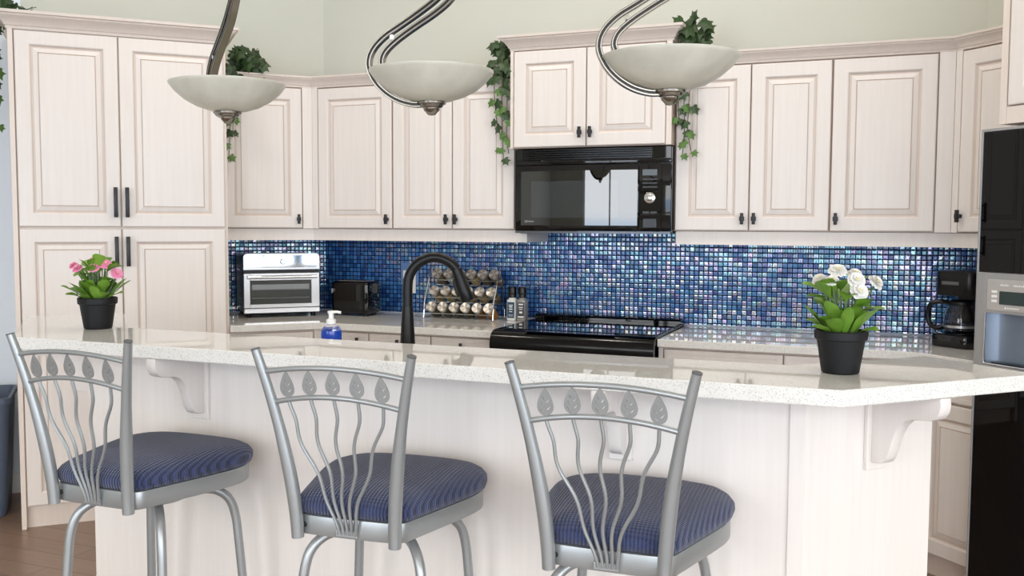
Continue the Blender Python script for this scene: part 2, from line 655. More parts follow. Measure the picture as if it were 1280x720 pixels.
window_wall('wall_rear', LEFT_U, RIGHT_U, REAR_WIN, True, REAR_V, -T)
window_wall('wall_right', REAR_V, e1[1], RIGHT_WIN, False, RIGHT_U, T)
window_wall('wall_left', REAR_V, e0[1], [], False, LEFT_U, -T)
for u_, v_ in FILL_LAMPS:  # ceiling ring round each added fill lamp
    struct('trim_1', lathe(BM(), [(.085, CEIL - .001), (.11, CEIL - .001), (.11, CEIL - .006), (.095, CEIL - .012), (.085, CEIL - .012)], 32, (u_, v_), cap=False), M['white'])
wi = 1
for wins, au in ((REAR_WIN, True), (RIGHT_WIN, False)):
    for a, b, z0, z1 in wins:
        bm = BM()
        fr = 0.06
        def fb(p0, p1, q0, q1):
            if au:
                box(bm, p0, p1, REAR_V - .09, REAR_V - .03, q0, q1, 0.004)
            else:
                box(bm, RIGHT_U + .03, RIGHT_U + .09, p0, p1, q0, q1, 0.004)
        fb(a, a + fr, z0, z1)
        fb(b - fr, b, z0, z1)
        fb(a + fr, b - fr, z0, z0 + fr)
        fb(a + fr, b - fr, z1 - fr, z1)
        m_ = (a + b) / 2
        fb(m_ - fr / 2, m_ + fr / 2, z0 + fr, z1 - fr)
        struct('window_%d' % wi, bm, M['white'])
        wi += 1
# baseboard along the diagonal wall left of the pantry
bb = BM()
prism(bb, [PF(-2.2, PT - .015), PF(-.385, PT - .015), PF(-.385, PT - .001), PF(-2.2, PT - .001)], 0.0, 0.10)
struct('baseboard_left', bb, M['white'])


# ------------------------------------------------------------------ cabinet builder
def door_panel(w, h, fw=0.062, t=0.02):
    """raised panel door, front at y=0 facing -y, x 0..w, z 0..h"""
    bm = BM()
    fw = min(fw, w * 0.24, h * 0.3)
    rings = [(0.0, t), (0.0, 0.005), (0.0015, 0.002), (0.005, 0.0), (fw - .004, 0.0), (fw, 0.0025), (fw + .004, 0.007), (fw + .008, 0.0085),
             (fw + .013, 0.0070), (fw + .032, 0.0010), (fw + .0345, 0.0045), (fw + .037, 0.0010)]
    if h < 0.2:
        rings = rings[:4] + [(0.02, 0.0), (0.024, 0.001)]
    vs = []
    for i, y in rings:
        vs.append([bm.verts.new(p) for p in ((i, y, i), (w - i, y, i), (w - i, y, h - i), (i, y, h - i))])
    bm.faces.new(vs[0][::-1])
    for ri, (A, B) in enumerate(zip(vs, vs[1:])):
        for k in range(4):
            fc = bm.faces.new((A[k], A[(k + 1) % 4], B[(k + 1) % 4], B[k]))
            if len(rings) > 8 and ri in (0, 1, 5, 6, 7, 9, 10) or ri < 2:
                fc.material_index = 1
    bm.faces.new(vs[-1])
    bmesh.ops.recalc_face_normals(bm, faces=bm.faces[:])
    return bm


def t_pull(h=0.052):
    bm = BM()
    box(bm, -.007, .007, -.030, -.018, -h / 2, h / 2, 0.0015)
    box(bm, -.006, .006, -.018, 0.0005, -.008, .008, 0.001)
    box(bm, -.011, -.007, -.028, -.020, -.010, .010, 0.001)
    box(bm, .007, .011, -.028, -.020, -.010, .010, 0.001)
    return bm


def bar_pull(h=0.14):
    bm = BM()
    box(bm, -.009, .009, -.034, -.024, -h / 2, h / 2, 0.002)
    for s in (-1, 1):
        box(bm, -.006, .006, -.024, 0.0005, s * (h / 2 - .018) - .006, s * (h / 2 - .018) + .006, 0.001)
    return bm


def h_pull(w=0.1):
    bm = BM()
    box(bm, -w / 2, w / 2, -.032, -.022, -.006, .006, 0.002)
    for s in (-1, 1):
        box(bm, s * (w / 2 - .015) - .005, s * (w / 2 - .015) + .005, -.022, 0.0005, -.005, .005, 0.001)
    return bm


def add_door(root, x0, x1, z0, z1, hx=None, hz=None, pull='t', name='door', y=0.0, mat='wood'):
    g = 0.0021
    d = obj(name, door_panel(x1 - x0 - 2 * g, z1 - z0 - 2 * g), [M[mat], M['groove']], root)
    d.location = (x0 + g, y, z0 + g)
    if hx is not None:
        bm = {'t': t_pull, 'bar': bar_pull, 'h': h_pull}[pull]()
        hd = obj('handle', bm, M['handle'], d, smooth=30)
        hd.location = (hx - x0 - g, 0, hz - z0 - g)
    return d


def cabinet(name, label, loc, rotz, body, z0, z1, stile=0.0, cat='cabinet', group=None):
    """loc: plan origin at the front-left of the door plane; body: local plan polygon"""
    root = thing(name, label, cat, (loc[0], loc[1], z0), rotz, group)
    obj('carcass', prism(BM(), body, 0.0, z1 - z0), M['carcass'], root)
    return root


CROWN = [(-.02, 0.0), (0.004, 0.0), (0.006, 0.010), (0.010, 0.012), (0.013, 0.020), (0.024, 0.034), (0.036, 0.042), (0.038, 0.048), (0.046, 0.050), (0.048, 0.060), (-.02, 0.060)]


def crown(z, k=1.0, prof=CROWN):
    return [(a * (k if a > 0 else 1), z + b * k) for a, b in prof]


UZ0, UZ1 = 1.392, 2.15
FY = 0.02      # door thickness: carcass starts behind it
D45, DN45 = PI / 4, -PI / 4

# --- pantry
PS0, PS1, PFt = -0.372, 0.569, 4.853
pw = PS1 - PS0
pan = thing('pantry_cabinet', 'tall four-door whitewashed pantry cabinet at the left with long black bar handles', 'cabinet', PF(PS0, PFt) + (0.0,), D45)
pdep = PT - PFt - .002
obj('carcass', prism(BM(), [(0, FY), (pw, FY), (pw, pdep), (0, pdep)], 0.10, 2.288), M['trimwood'], pan)
bm = BM()
box(bm, 0.0, 0.022, 0.0, pdep, 0.0, 2.288, 0.003)
obj('side_panel', bm, M['trimwood'], pan)
obj('toe_board', prism(BM(), [(0.022, .035), (pw, .035), (pw, .06), (0.022, .06)], 0.0, 0.10), M['trimwood'], pan)
mid = 0.457
add_door(pan, 0.024, mid, 1.398, 2.283, mid - .024, 1.515, 'bar')
add_door(pan, mid, pw - .012, 1.398, 2.283, mid + .026, 1.515, 'bar')
add_door(pan, 0.024, mid, 0.105, 1.392, mid - .024, 1.285, 'bar')
add_door(pan, mid, pw - .012, 0.105, 1.392, mid + .026, 1.285, 'bar')
obj('crown_moulding', profile_run(BM(), [(0, pdep - .02), (0, 0.012), (pw, 0.012), (pw, pdep - .02)], crown(2.286, 1.25)), M['trimwood'], pan, smooth=25)
obj('top_board', prism(BM(), [(0.0, 0.03), (pw, 0.03), (pw, pdep), (0, pdep)], 2.288, 2.30), M['trimwood'], pan)

# --- wall cabinets, left of the microwave
UD = 0.348
At = 7.375 * R2
a_loc = PF(0.5705, At)
K1s = (-2.941 + 4.434) * R2
aw = K1s - 0.5705
PBs = (PBu + WALL) * R2
mit = math.tan(PI / 8)
ca = cabinet('wall_cabinet', 'single-door whitewashed wall cabinet above the toaster oven, beside the tall pantry', a_loc, D45,
             [(0, FY), (aw + FY * mit, FY), (aw + UD * mit - .001, UD), (0, UD)], UZ0, UZ1, group=None)
add_door(ca, 0.012, aw - .052, 0.002, UZ1 - UZ0 - .004, aw - .052 - .026, 0.052)
obj('corner_stile', prism(BM(), [(aw - .05, .004), (aw + .004 * mit, .004), (aw + FY * mit, FY), (aw - .05, FY)], 0.001, UZ1 - UZ0), M['wood'], ca)
B0 = (-2.941, 4.434)
b1w = 0.4925
cb = cabinet('wall_cabinet', 'single-door whitewashed wall cabinet above the black toaster, right of the corner', B0, 0,
             [(-FY * mit + .001, FY), (b1w, FY), (b1w, UD), (-UD * mit + .002, UD)], UZ0, UZ1)
add_door(cb, 0.036, b1w - .001, 0.002, UZ1 - UZ0 - .004, b1w - .027, 0.052)
obj('corner_stile', prism(BM(), [(-.004 * mit + .001, .004), (.034, .004), (.034, FY), (-FY * mit + .001, FY)], 0.001, UZ1 - UZ0), M['wood'], cb)
b2 = (B0[0] + b1w + .001, 4.434)
b2w = -1.756 - b2[0]
c2 = cabinet('wall_cabinet', 'double-door whitewashed wall cabinet above the spice rack, left of the microwave', b2, 0,
             [(0, FY), (b2w, FY), (b2w, UD), (0, UD)], UZ0, UZ1)
m_ = -2.101 - b2[0]
add_door(c2, 0.001, m_, 0.002, UZ1 - UZ0 - .004, m_ - .027, 0.052)
add_door(c2, m_, b2w - .001, 0.002, UZ1 - UZ0 - .004, m_ + .025, 0.052)
# --- cabinet over the microwave
mv = 4.364
mu0, mu1 = -1.754, -0.957
mww = mu1 - mu0
cm = cabinet('wall_cabinet', 'short raised double-door whitewashed cabinet directly above the black microwave', (mu0, mv), 0,
             [(0, FY), (mww, FY), (mww, WALL - mv - .002), (0, WALL - mv - .002)], 1.79, 2.262)
md = -1.366 - mu0
add_door(cm, 0.016, md, 0.002, .468, md - .027, 0.068)
add_door(cm, md, mww - .026, 0.002, .468, md + .025, 0.068)
obj('side_stile', prism(BM(), [(mww - .025, .003), (mww, .003), (mww, FY), (mww - .025, FY)], 0, .472), M['trimwood'], cm)
obj('side_stile', prism(BM(), [(0, .003), (.015, .003), (.015, FY), (0, FY)], 0, .472), M['trimwood'], cm)
obj('crown_moulding', profile_run(BM(), [(0, UD + .04), (0, 0.012), (mww, 0.012), (mww, UD + .04)], crown(.472, 1.15)), M['trimwood'], cm, smooth=25)
# --- right of the microwave
r1 = (-0.955, 4.434)
r1w = 0.693
c3 = cabinet('wall_cabinet', 'double-door whitewashed wall cabinet immediately right of the microwave', r1, 0, [(0, FY), (r1w, FY), (r1w, UD), (0, UD)], UZ0, UZ1)
m_ = -0.611 - r1[0]
add_door(c3, 0.004, m_, 0.002, UZ1 - UZ0 - .004, m_ - .027, 0.058)
add_door(c3, m_, r1w - .001, 0.002, UZ1 - UZ0 - .004, m_ + .025, 0.058)
r2_ = (r1[0] + r1w + .001, 4.434)
r2w = 0.226 - r2_[0]
c4 = cabinet('wall_cabinet', 'single-door whitewashed wall cabinet above the white flowers, last before the right corner', r2_, 0,
             [(0, FY), (r2w + FY * mit - .001, FY), (r2w + UD * mit - .002, UD), (0, UD)], UZ0, UZ1)
add_door(c4, 0.001, 0.162 - r2_[0], 0.002, UZ1 - UZ0 - .004, .026, 0.058)
obj('corner_stile', prism(BM(), [(.165 - r2_[0], .004), (r2w + .004 * mit - .001, .004), (r2w + FY * mit - .001, FY), (.165 - r2_[0], FY)], .001, UZ1 - UZ0), M['wood'], c4)
K2a, Cfb = (0.226 - 4.434) * R2, 4.66 * R2
c5w = -2.445 - K2a
c5 = cabinet('wall_cabinet', 'angled whitewashed corner wall cabinet above the coffee maker, half hidden by the fridge', CF(K2a, Cfb), DN45,
             [(-FY * mit + .001, FY), (c5w, FY), (c5w, UD), (-UD * mit + .002, UD)], UZ0, UZ1)
add_door(c5, 0.032, 0.38, 0.002, UZ1 - UZ0 - .004, 0.052, 0.070)
add_door(c5, 0.38, c5w - .002, 0.002, UZ1 - UZ0 - .004)
obj('corner_stile', prism(BM(), [(-.004 * mit + .001, .004), (.030, .004), (.030, FY), (-FY * mit + .001, FY)], .001, UZ1 - UZ0), M['wood'], c5)
# --- over the fridge
FRa, FRb = -2.465, 4.05 * R2
c6 = cabinet('wall_cabinet', 'deep whitewashed cabinet high above the black refrigerator at the right edge', CF(-2.412, FRb + .02), DN45,
             [(0, FY), (.92, FY), (.92, CB - FRb - .025), (0, CB - FRb - .025)], 1.775, 2.5)
obj('side_stile', prism(BM(), [(0, .002), (.026, .002), (.026, FY), (0, FY)], 0, .725), M['trimwood'], c6)
obj('bottom_rail', prism(BM(), [(.027, .004), (.92, .004), (.92, FY), (.027, FY)], 0, .058), M['trimwood'], c6)
add_door(c6, 0.028, .47, 0.06, .72)
add_door(c6, .47, .915, 0.06, .72)

# --- crown mouldings and light valances over and under the wall cabinets
m1 = tag(obj('crown_moulding', profile_run(BM(), [PF(0.5715, At + .012), (B0[0] + .012 * -mit, B0[1] + .012), (mu0 - .002, B0[1] + .012)], crown(UZ1 + .001, 0.95)), M['trimwood'], smooth=25),
         'crown moulding along the tops of the wall cabinets left of the microwave', 'moulding')
m2 = tag(obj('crown_moulding', profile_run(BM(), [(mu1 + .002, B0[1] + .012), (.226 + .012 * mit, B0[1] + .012), CF(-2.446, Cfb + .012)], crown(UZ1 + .001, 0.95)), M['trimwood'], smooth=25),
         'crown moulding along the tops of the wall cabinets right of the microwave', 'moulding')
VAL = [(-.018, 0.0), (0.0, 0.0), (0.0, 0.061), (-.018, 0.061)]
vz = 1.3295
va = [(o_, vz + z_) for o_, z_ in VAL]
vb = profile_run(BM(), [PF(0.5715, At + .025), (B0[0] - .025 * mit, B0[1] + .025), (-1.742, B0[1] + .025)], va)
profile_run(vb, [(-1.742, B0[1] + .025), (-1.699, B0[1] + .025), (-1.699, WALL - .01)], [(a_, min(z_, 1.376)) for a_, z_ in va])
tag(obj('light_valance', vb, M['wood']),
    'pale light valance board under the left wall cabinets', 'valance')
tag(obj('light_valance', profile_run(BM(), [(-.948, WALL - .01), (-.948, B0[1] + .025), (.226 + .025 * mit, B0[1] + .025), CF(-2.47, Cfb + .025)], va), M['wood']),
    'pale light valance board under the right wall cabinets', 'valance')

# ------------------------------------------------------------------ base cabinets and worktops
CZ = 0.914
CF0 = 4.144                        # worktop front edge on the back wall
bl = 4.172                         # base cabinet door front
Pbt = 6.885 * R2
# left diagonal
pbl = thing('base_cabinet', 'whitewashed base cabinet below the toaster oven worktop', 'cabinet', PF(.5705, Pbt) + (0,), D45)
jx = ((bl - 6.885) + bl) * R2 - .5705
obj('carcass', prism(BM(), [(0, FY), (jx + FY * mit, FY), (jx + .6 * mit, .6), (0, .6)], .10, .878), M['trimwood'], pbl)
obj('toe_board', prism(BM(), [(0, .06), (jx, .06), (jx, .075), (0, .075)], 0, .10), M['trimwood'], pbl)
add_door(pbl, .004, jx - .045, .73, .870, .12, .80, 'h', 'drawer')
add_door(pbl, .004, jx - .045, .105, .726, jx - .08, .66)
obj('corner_stile', prism(BM(), [(jx - .043, .004), (jx + .004 * mit, .004), (jx + FY * mit, FY), (jx - .043, FY)], .1, .878), M['wood'], pbl)
u0 = bl - 6.885
base_l = thing('base_cabinet', 'whitewashed base cabinet run with drawers between the corner and the range', 'cabinet', (u0, bl, 0), 0)
lw = -1.745 - u0
obj('carcass', prism(BM(), [(-FY * mit + .001, FY), (lw, FY), (lw, .6), (-.6 * mit + .002, .6)], .10, .878), M['trimwood'], base_l)
obj('toe_board', prism(BM(), [(0, .06), (lw, .06), (lw, .075), (0, .075)], 0, .10), M['trimwood'], base_l)
obj('corner_stile', prism(BM(), [(-.004 * mit + .001, .004), (.038, .004), (.038, FY), (-FY * mit + .001, FY)], .1, .878), M['wood'], base_l)
xs = [.04, .27, .62, lw - .004]
for i in range(3):
    add_door(base_l, xs[i], xs[i + 1], .73, .870, (xs[i] + xs[i + 1]) / 2 + (.06 if i == 0 else 0), .82, 't', 'drawer')
    add_door(base_l, xs[i], xs[i + 1], .105, .726, xs[i + 1] - .03, .68)
base_r = thing('base_cabinet', 'whitewashed base cabinet run right of the black range', 'cabinet', (-.957, bl, 0), 0)
rx = 4.278 - bl + .957
obj('carcass', prism(BM(), [(0, FY), (rx + FY * mit - .001, FY), (rx + .6 * mit - .002, .6), (0, .6)], .10, .878), M['trimwood'], base_r)
obj('toe_board', prism(BM(), [(0, .06), (rx, .06), (rx, .075), (0, .075)], 0, .10), M['trimwood'], base_r)
obj('side_stile', prism(BM(), [(0, .004), (.02, .004), (.02, FY), (0, FY)], .1, .878), M['wood'], base_r)
xs = [.022, .54, rx - .04]
for i in range(2):
    add_door(base_r, xs[i], xs[i + 1], .73, .870, None, None, 'h', 'drawer')
    add_door(base_r, xs[i], xs[i + 1], .105, .726, xs[1] + (-.03 if i == 0 else .03), .68)
cbb = 4.278 * R2
ca0 = ((4.278 - bl) - bl) * R2
cwid = FRa - ca0 - .004
base_c = thing('base_cabinet', 'angled whitewashed base cabinet between the island end and the refrigerator', 'cabinet', CF(ca0, cbb) + (0,), DN45)
obj('carcass', prism(BM(), [(-FY * mit + .001, FY), (cwid, FY), (cwid, .6), (-.6 * mit + .002, .6)], .10, .878), M['trimwood'], base_c)
obj('toe_board', prism(BM(), [(0, .06), (cwid, .06), (cwid, .075), (0, .075)], 0, .10), M['trimwood'], base_c)
add_door(base_c, .03, cwid - .003, .73, .870, None, None, 'h', 'drawer')
add_door(base_c, .03, cwid - .003, .105, .726, .055, .67)

wl = [PF(.5705, 6.86 * R2), (CF0 - 6.86 - .05, CF0 - .05), (CF0 - 6.86 - .028, CF0 - .021), (CF0 - 6.86 + .012, CF0 - .004), (CF0 - 6.86 + .06, CF0), (-1.746, CF0), (-1.746, WALL - .008), (PBu + .006, WALL - .008), PF(.5705, PT - .008)]
tag(obj('worktop', prism(BM(), wl, .879, CZ, 0.003), M['quartz']), 'white quartz worktop left of the range under the toaster and spice rack', 'worktop')
jc = 4.25 - CF0
wr = [(-.956, CF0), (jc - .09, CF0), (jc - .035, CF0 - .006), (jc + .01, CF0 - .022), (jc + .045, CF0 - .045), CF(FRa - .003, 4.25 * R2), CF(FRa - .003, CB - .008), (BCu - .004, WALL - .008), (-.956, WALL - .008)]
tag(obj('worktop', prism(BM(), wr, .879, CZ, 0.003), M['quartz']), 'white quartz worktop right of the range running to the coffee maker', 'worktop')


def backsplash(label, loc, rotz, x0, x1, z1):
    root = thing('tile_backsplash', label, 'backsplash', loc, rotz)
    obj('mosaic_tiles', box(BM(), x0, x1, -.006, -.0005, CZ + .0005, z1), M['tile'], root)
    obj('caulk_bead', box(BM(), x0, x1, -.0085, -.0062, CZ + .0005, CZ + .006), M['caulk'], root)


bu = BCu - PBu
backsplash('blue iridescent mosaic tile backsplash along the back wall behind the range', (PBu, WALL, 0), 0, .004, bu - .004, 1.42)
backsplash('sparkling blue mosaic tile backsplash on the angled wall behind the toaster oven', PF(.5705, PT) + (0,), D45, 0, PBs - .5705 - .001, 1.42)
cl = FRa - (BCu - WALL) * R2
backsplash('dark blue mosaic tile backsplash on the angled wall behind the coffee maker', CF((BCu - WALL) * R2, CB) + (0,), DN45, 0.001, cl, 1.42)

# ------------------------------------------------------------------ range
rg = thing('range_cooker', 'black slide-in electric range with glass cooktop below the microwave', 'range', (-1.742, 4.085, 0), 0)
W = .782
obj('body', prism(BM(), [(.03, .02), (.66, .02), (.66, .88), (.03, .88)], .006, W - .006, axis='x'), M['black_gloss'], rg)
side = [(.66, .895), (.66, .924), (.075, .924), (.045, .921), (.022, .910), (.007, .890), (.0, .862), (.002, .80), (.022, .80), (.03, .885)]
obj('front_rail', prism(BM(), [(y, z) for y, z in side], 0.0, W, axis='x'), plain('black_enamel', lin(3, 3, 4), .16, IOR=1.35), rg, smooth=35)
obj('cooktop_glass', box(BM(), .012, W - .012, .085, .60, .9245, .9275, 0.001), M['black_glass'], rg)
bm = BM()
for cx, cy, r in ((.21, .22, .10), (.21, .46, .08), (.57, .22, .08), (.57, .46, .10), (.39, .47, .05)):
    for rr in (r, r * .62):
        sweep(bm, [(cx + rr * math.cos(a), cy + rr * math.sin(a), .9277) for a in [2 * PI * k / 48 for k in range(49)]], [(-.0012, -.0001), (.0012, -.0001), (.0012, .0002), (-.0012, .0002)], up=(0, 0, 1), cap=False)
obj('burner_rings', bm, M['burner'], rg)
bm = BM()
prism(bm, [(.16, .024), (.60, .024), (.58, .072), (.19, .072)], .9225, .9262)
obj('touch_panel', bm, plain('speckled_touch_panel', lin(30, 36, 56), 0.1, var=0.7, scale=220), rg)
bm = BM()
prism(bm, [(.605, .924), (.605, .940), (.612, .948), (.622, .950), (.655, .957), (.668, .955), (.672, .945), (.672, .924)], 0.004, W - .004, axis='x')
obj('rear_vent_rail', bm, M['black_gloss'], rg, smooth=30)
obj('oven_door', box(BM(), .012, W - .012, -.008, .018, .22, .775, 0.006), M['black_gloss'], rg)
bm = BM()
tube(bm, [(.08, -.05, .72), (W - .08, -.05, .72)], .012)
for x in (.1, W - .1):
    tube(bm, [(x, -.05, .72), (x, -.006, .72)], .008)
obj('oven_handle', bm, M['black_matte'], rg, smooth=True)
obj('storage_drawer', box(BM(), .012, W - .012, -.006, .018, .05, .21, 0.006), M['black_gloss'], rg)

# ------------------------------------------------------------------ microwave
mw = thing('microwave_oven', 'black over-the-range microwave with glossy curved door and control panel', 'microwave', (-1.738, 4.362, 1.378), 0)
W, H = .782, .408


def bulge(x):
    u = (x - W / 2) / (W / 2)
    return .028 * u * u


def curved(x0, x1, z0, z1, off, th=.01, n=14, bev=0.0):
    bm = BM()
    pts = []
    for i in range(n + 1):
        x = x0 + (x1 - x0) * i / n
        pts.append((x, bulge(x) + off))
    back = [(x1, bulge(x1) + off + th), (x0, bulge(x0) + off + th)]
    return prism(bm, pts + back, z0, z1, bev)


obj('housing', prism(BM(), [(0.0, .04), (W, .04), (W, .412), (0.0, .412)], 0.004, H, 0.003), M['black_gloss'], mw)
obj('door', curved(.008, .629, .012, .328, 0.0, .04, bev=.003), M['black_gloss'], mw, smooth=30)
d_ = obj('door_glass', curved(.036, .625, .038, .300, -.002, .004), M['black_glass'], mw, smooth=30)
obj('window', curved(.092, .537, .075, .252, -.0028, .002), M['mw_window'], mw, smooth=30)
obj('control_panel', curved(.632, .735, .012, .328, 0.0, .04, bev=.003), M['black_gloss'], mw, smooth=30)
obj('right_trim', curved(.737, .778, .012, .328, 0.001, .04, bev=.004), M['black_gloss'], mw, smooth=30)
obj('display', curved(.648, .715, .272, .300, -.002, .004, 3), plain('grey_display', lin(92, 100, 106), .2), mw)
bm = BM()
for r, o_ in ((.026, .002), (.016, .012)):
    t = BM()
    lathe(t, [(r, 0), (r, o_), (r * .85, o_ + .002), (0, o_ + .002)], 28)
    bmesh.ops.rotate(t, verts=t.verts[:], cent=(0, 0, 0), matrix=Matrix.Rotation(PI / 2, 3, 'X'))
    bmesh.ops.translate(t, verts=t.verts[:], vec=(.682, bulge(.682) - .0005, .168))
    merge(bm, t)
obj('dial', bm, M['chrome'], mw, smooth=True)
KEYS = plain('dark_grey_keys', lin(44, 46, 50), .2)
for i in range(3):
    obj('key', curved(.648, .716, .215 + .018 * i, .222 + .018 * i, -.0012, .002, 3), KEYS, mw)
for i in range(2):
    obj('key', curved(.650 + .036 * i, .680 + .036 * i, .095, .105, -.0012, .002, 3), KEYS, mw)
obj('start_pad', curved(.652, .714, .03, .07, -.0012, .002, 3), KEYS, mw)
obj('upper_band', curved(.008, W - .004, .330, .352, 0.0, .04, bev=.003), M['black_gloss'], mw, smooth=30)
bm = BM()
for i in range(5):
    z = .355 + .0105 * i
    merge(bm, curved(.045, .69, z, z + .006, 0.003, .03))
obj('vent_grille', bm, M['black_plastic'], mw)
obj('vent_cheek', curved(.008, .044, .353, .406, 0.001, .038), M['black_gloss'], mw, smooth=30)
obj('vent_cheek', curved(.691, .776, .353, .406, 0.001, .038), M['black_gloss'], mw, smooth=30)
bm = BM()
merge(bm, curved(.004, W - .004, 0.0, .010, -.001, .05))
obj('bottom_lip', bm, plain('grey_lip', lin(96, 100, 106), .3, .5), mw)
# small illegible silver badge: an oval swoosh followed by letter-like strokes
bm = BM()
bx_, bz_ = .058, .057
sweep(bm, [(bx_ + .012 + .012 * math.cos(a), bulge(bx_) - .0025, bz_ + .0045 * math.sin(a)) for a in [.5 + 5.2 * k / 20 for k in range(21)]], circ(.0012, 5))
for k in range(7):
    x = bx_ + .012 + .0055 * k
    hh = .007 if k in (0, 3) else .0052
    box(bm, x, x + .0016, bulge(x) - .0038, bulge(x) - .0018, bz_ - .003, bz_ - .003 + hh)
    if k % 2 == 0:
        box(bm, x + .0016, x + .004, bulge(x) - .0038, bulge(x) - .0018, bz_ + .001, bz_ + .0024)
    else:
        box(bm, x + .0016, x + .004, bulge(x) - .0038, bulge(x) - .0018, bz_ - .003, bz_ - .0016)
obj('badge', bm, M['grey_print'], mw)

# ------------------------------------------------------------------ refrigerator
fr = thing('refrigerator', 'black and silver side-by-side refrigerator with water dispenser at right', 'refrigerator', CF(FRa, FRb) + (0,), DN45)
FH = 1.757
obj('cabinet_body', box(BM(), 0.0, .91, .065, CB - FRb - .03, .03, FH, 0.004), M['fridge_steel'], fr)
obj('left_edge_trim', box(BM(), 0.0, .008, 0.0, .062, .03, FH + .004, 0.002), M['fridge_steel'], fr)
obj('top_edge_trim', box(BM(), .008, .91, 0.0, .062, FH - .006, FH + .004, 0.001), M['fridge_steel'], fr)
bm = BM()
box(bm, .0085, .42, .006, .062, .06, .935)
box(bm, .0085, .42, .006, .062, 1.118, FH - .008)
box(bm, .0085, .048, .006, .062, .935, 1.118)
box(bm, .378, .42, .006, .062, .935, 1.118)
fd = obj('freezer_door', bm, M['black_gloss'], fr)
obj('upper_glass_panel', box(BM(), .010, .418, 0.0015, .007, 1.262, FH - .010, 0.0015), M['fridge_glass'], fd)
obj('lower_glass_panel', box(BM(), .010, .418, 0.0015, .007, .07, .908, 0.0015), M['fridge_glass'], fd)
# silver centre panel with a recessed bay
bm = BM()
px0, px1, pz0, pz1, bx0, bx1, bz0, bz1 = .0085, .418, .91, 1.258, .048, .378, .935, 1.118
box(bm, px0, bx0, -.006, .0055, pz0, pz1, .002)
box(bm, bx1, px1, -.006, .0055, pz0, pz1, .002)
box(bm, bx0, bx1, -.006, .0055, bz1, pz1)
box(bm, bx0, bx1, -.006, .0055, pz0, bz0)
dp = obj('dispenser_panel', bm, M['fridge_steel'], fd)
inner = [(bx0 + (bx1 - bx0) * k / 20, -.004 + .062 * (1 - abs(2 * k / 20 - 1) ** 4) ** .5) for k in range(21)]
bm = prism(BM(), inner + [(bx1 - .0, .0605), (bx0 + .0, .0605)], bz0, bz1)
obj('dispenser_bay', bm, M['bay'], dp, smooth=35)
bmf = BM()
for (xa, xb, za, zb) in ((bx0, bx0 + .006, bz0, bz1), (bx1 - .006, bx1, bz0, bz1), (bx0, bx1, bz0, bz0 + .006)):
    box(bmf, xa, xb, -.011, -.002, za, zb, .002)
obj('bay_rim', bmf, M['chrome'], dp)
bm = BM()
box(bm, .055, .372, -.008, -.0062, 1.128, 1.236, .001)
obj('control_frame', bm, plain('pale_control_frame', lin(186, 182, 178), .35, .2), dp)
bm = BM()
box(bm, .106, .32, -.0095, -.0081, 1.150, 1.196)
obj('display', bm, M['display'], dp)
bm = BM()
for k in range(3):
    box(bm, .074, .096, -.0092, -.0081, 1.156 + .016 * k, 1.165 + .016 * k, .0005)
obj('buttons', bm, M['plastic_w'], dp)
bm = BM()
for x0_, n_ in ((.108, 5), (.16, 8)):
    for k in range(n_):
        x = x0_ + k * .007
        box(bm, x, x + .004, -.0088, -.0081, 1.214, 1.219 + .002 * (k % 2))
box(bm, .128, .134, -.0088, -.0081, 1.135, 1.142)
for k in range(8):
    x = .138 + k * .006
    box(bm, x, x + .0035, -.0088, -.0081, 1.136, 1.1405)
obj('printing', bm, M['plastic_w'], dp)
obj('drip_tray', box(BM(), bx0 + .03, bx1 - .03, -.006, .034, bz0 + .0005, bz0 + .010, .002), M['black_plastic'], dp)
bm = BM()
tube(bm, [(.213, .02, 1.1175), (.213, .02, 1.09)], .008)
obj('spout', bm, M['black_plastic'], dp)
fd2 = obj('fridge_door', box(BM(), .424, .908, .006, .062, .06, FH - .008, 0.003), M['black_gloss'], fr)
obj('glass_panel', box(BM(), .426, .906, 0.0015, .007, .07, FH - .010, 0.0015), M['fridge_glass'], fd2)
for d2, x in ((fd, .395), (fd2, .447)):
    bm = BM()
    tube(bm, [(x, -.045, .55), (x, -.045, 1.65)], .011)
    for z in (.6, 1.6):
        tube(bm, [(x, -.045, z), (x, .004, z)], .008)
    obj('door_handle', bm, M['steel'], d2, smooth=True)
obj('kick_plate', box(BM(), .01, .9, .03, .06, 0.0, .055), M['black_plastic'], fr)

# ------------------------------------------------------------------ island
OUT = [(-2.7655, 2.7045), (-2.409, 2.348), (-.181, 2.348), (.108, 2.637)]
INN = [(.0245, 2.7205), (-.23, 2.466), (-2.36, 2.466), (-2.682, 2.788)]
BZ0, BZ1 = 1.032, 1.07
isl = thing('kitchen_island', 'whitewashed angled breakfast bar panel wall with curved corbels', 'island', (-1.3, 2.41, 0), 0)


def rel(pts, o=(-1.3, 2.41)):
    return [(x - o[0], y - o[1]) for x, y in pts]


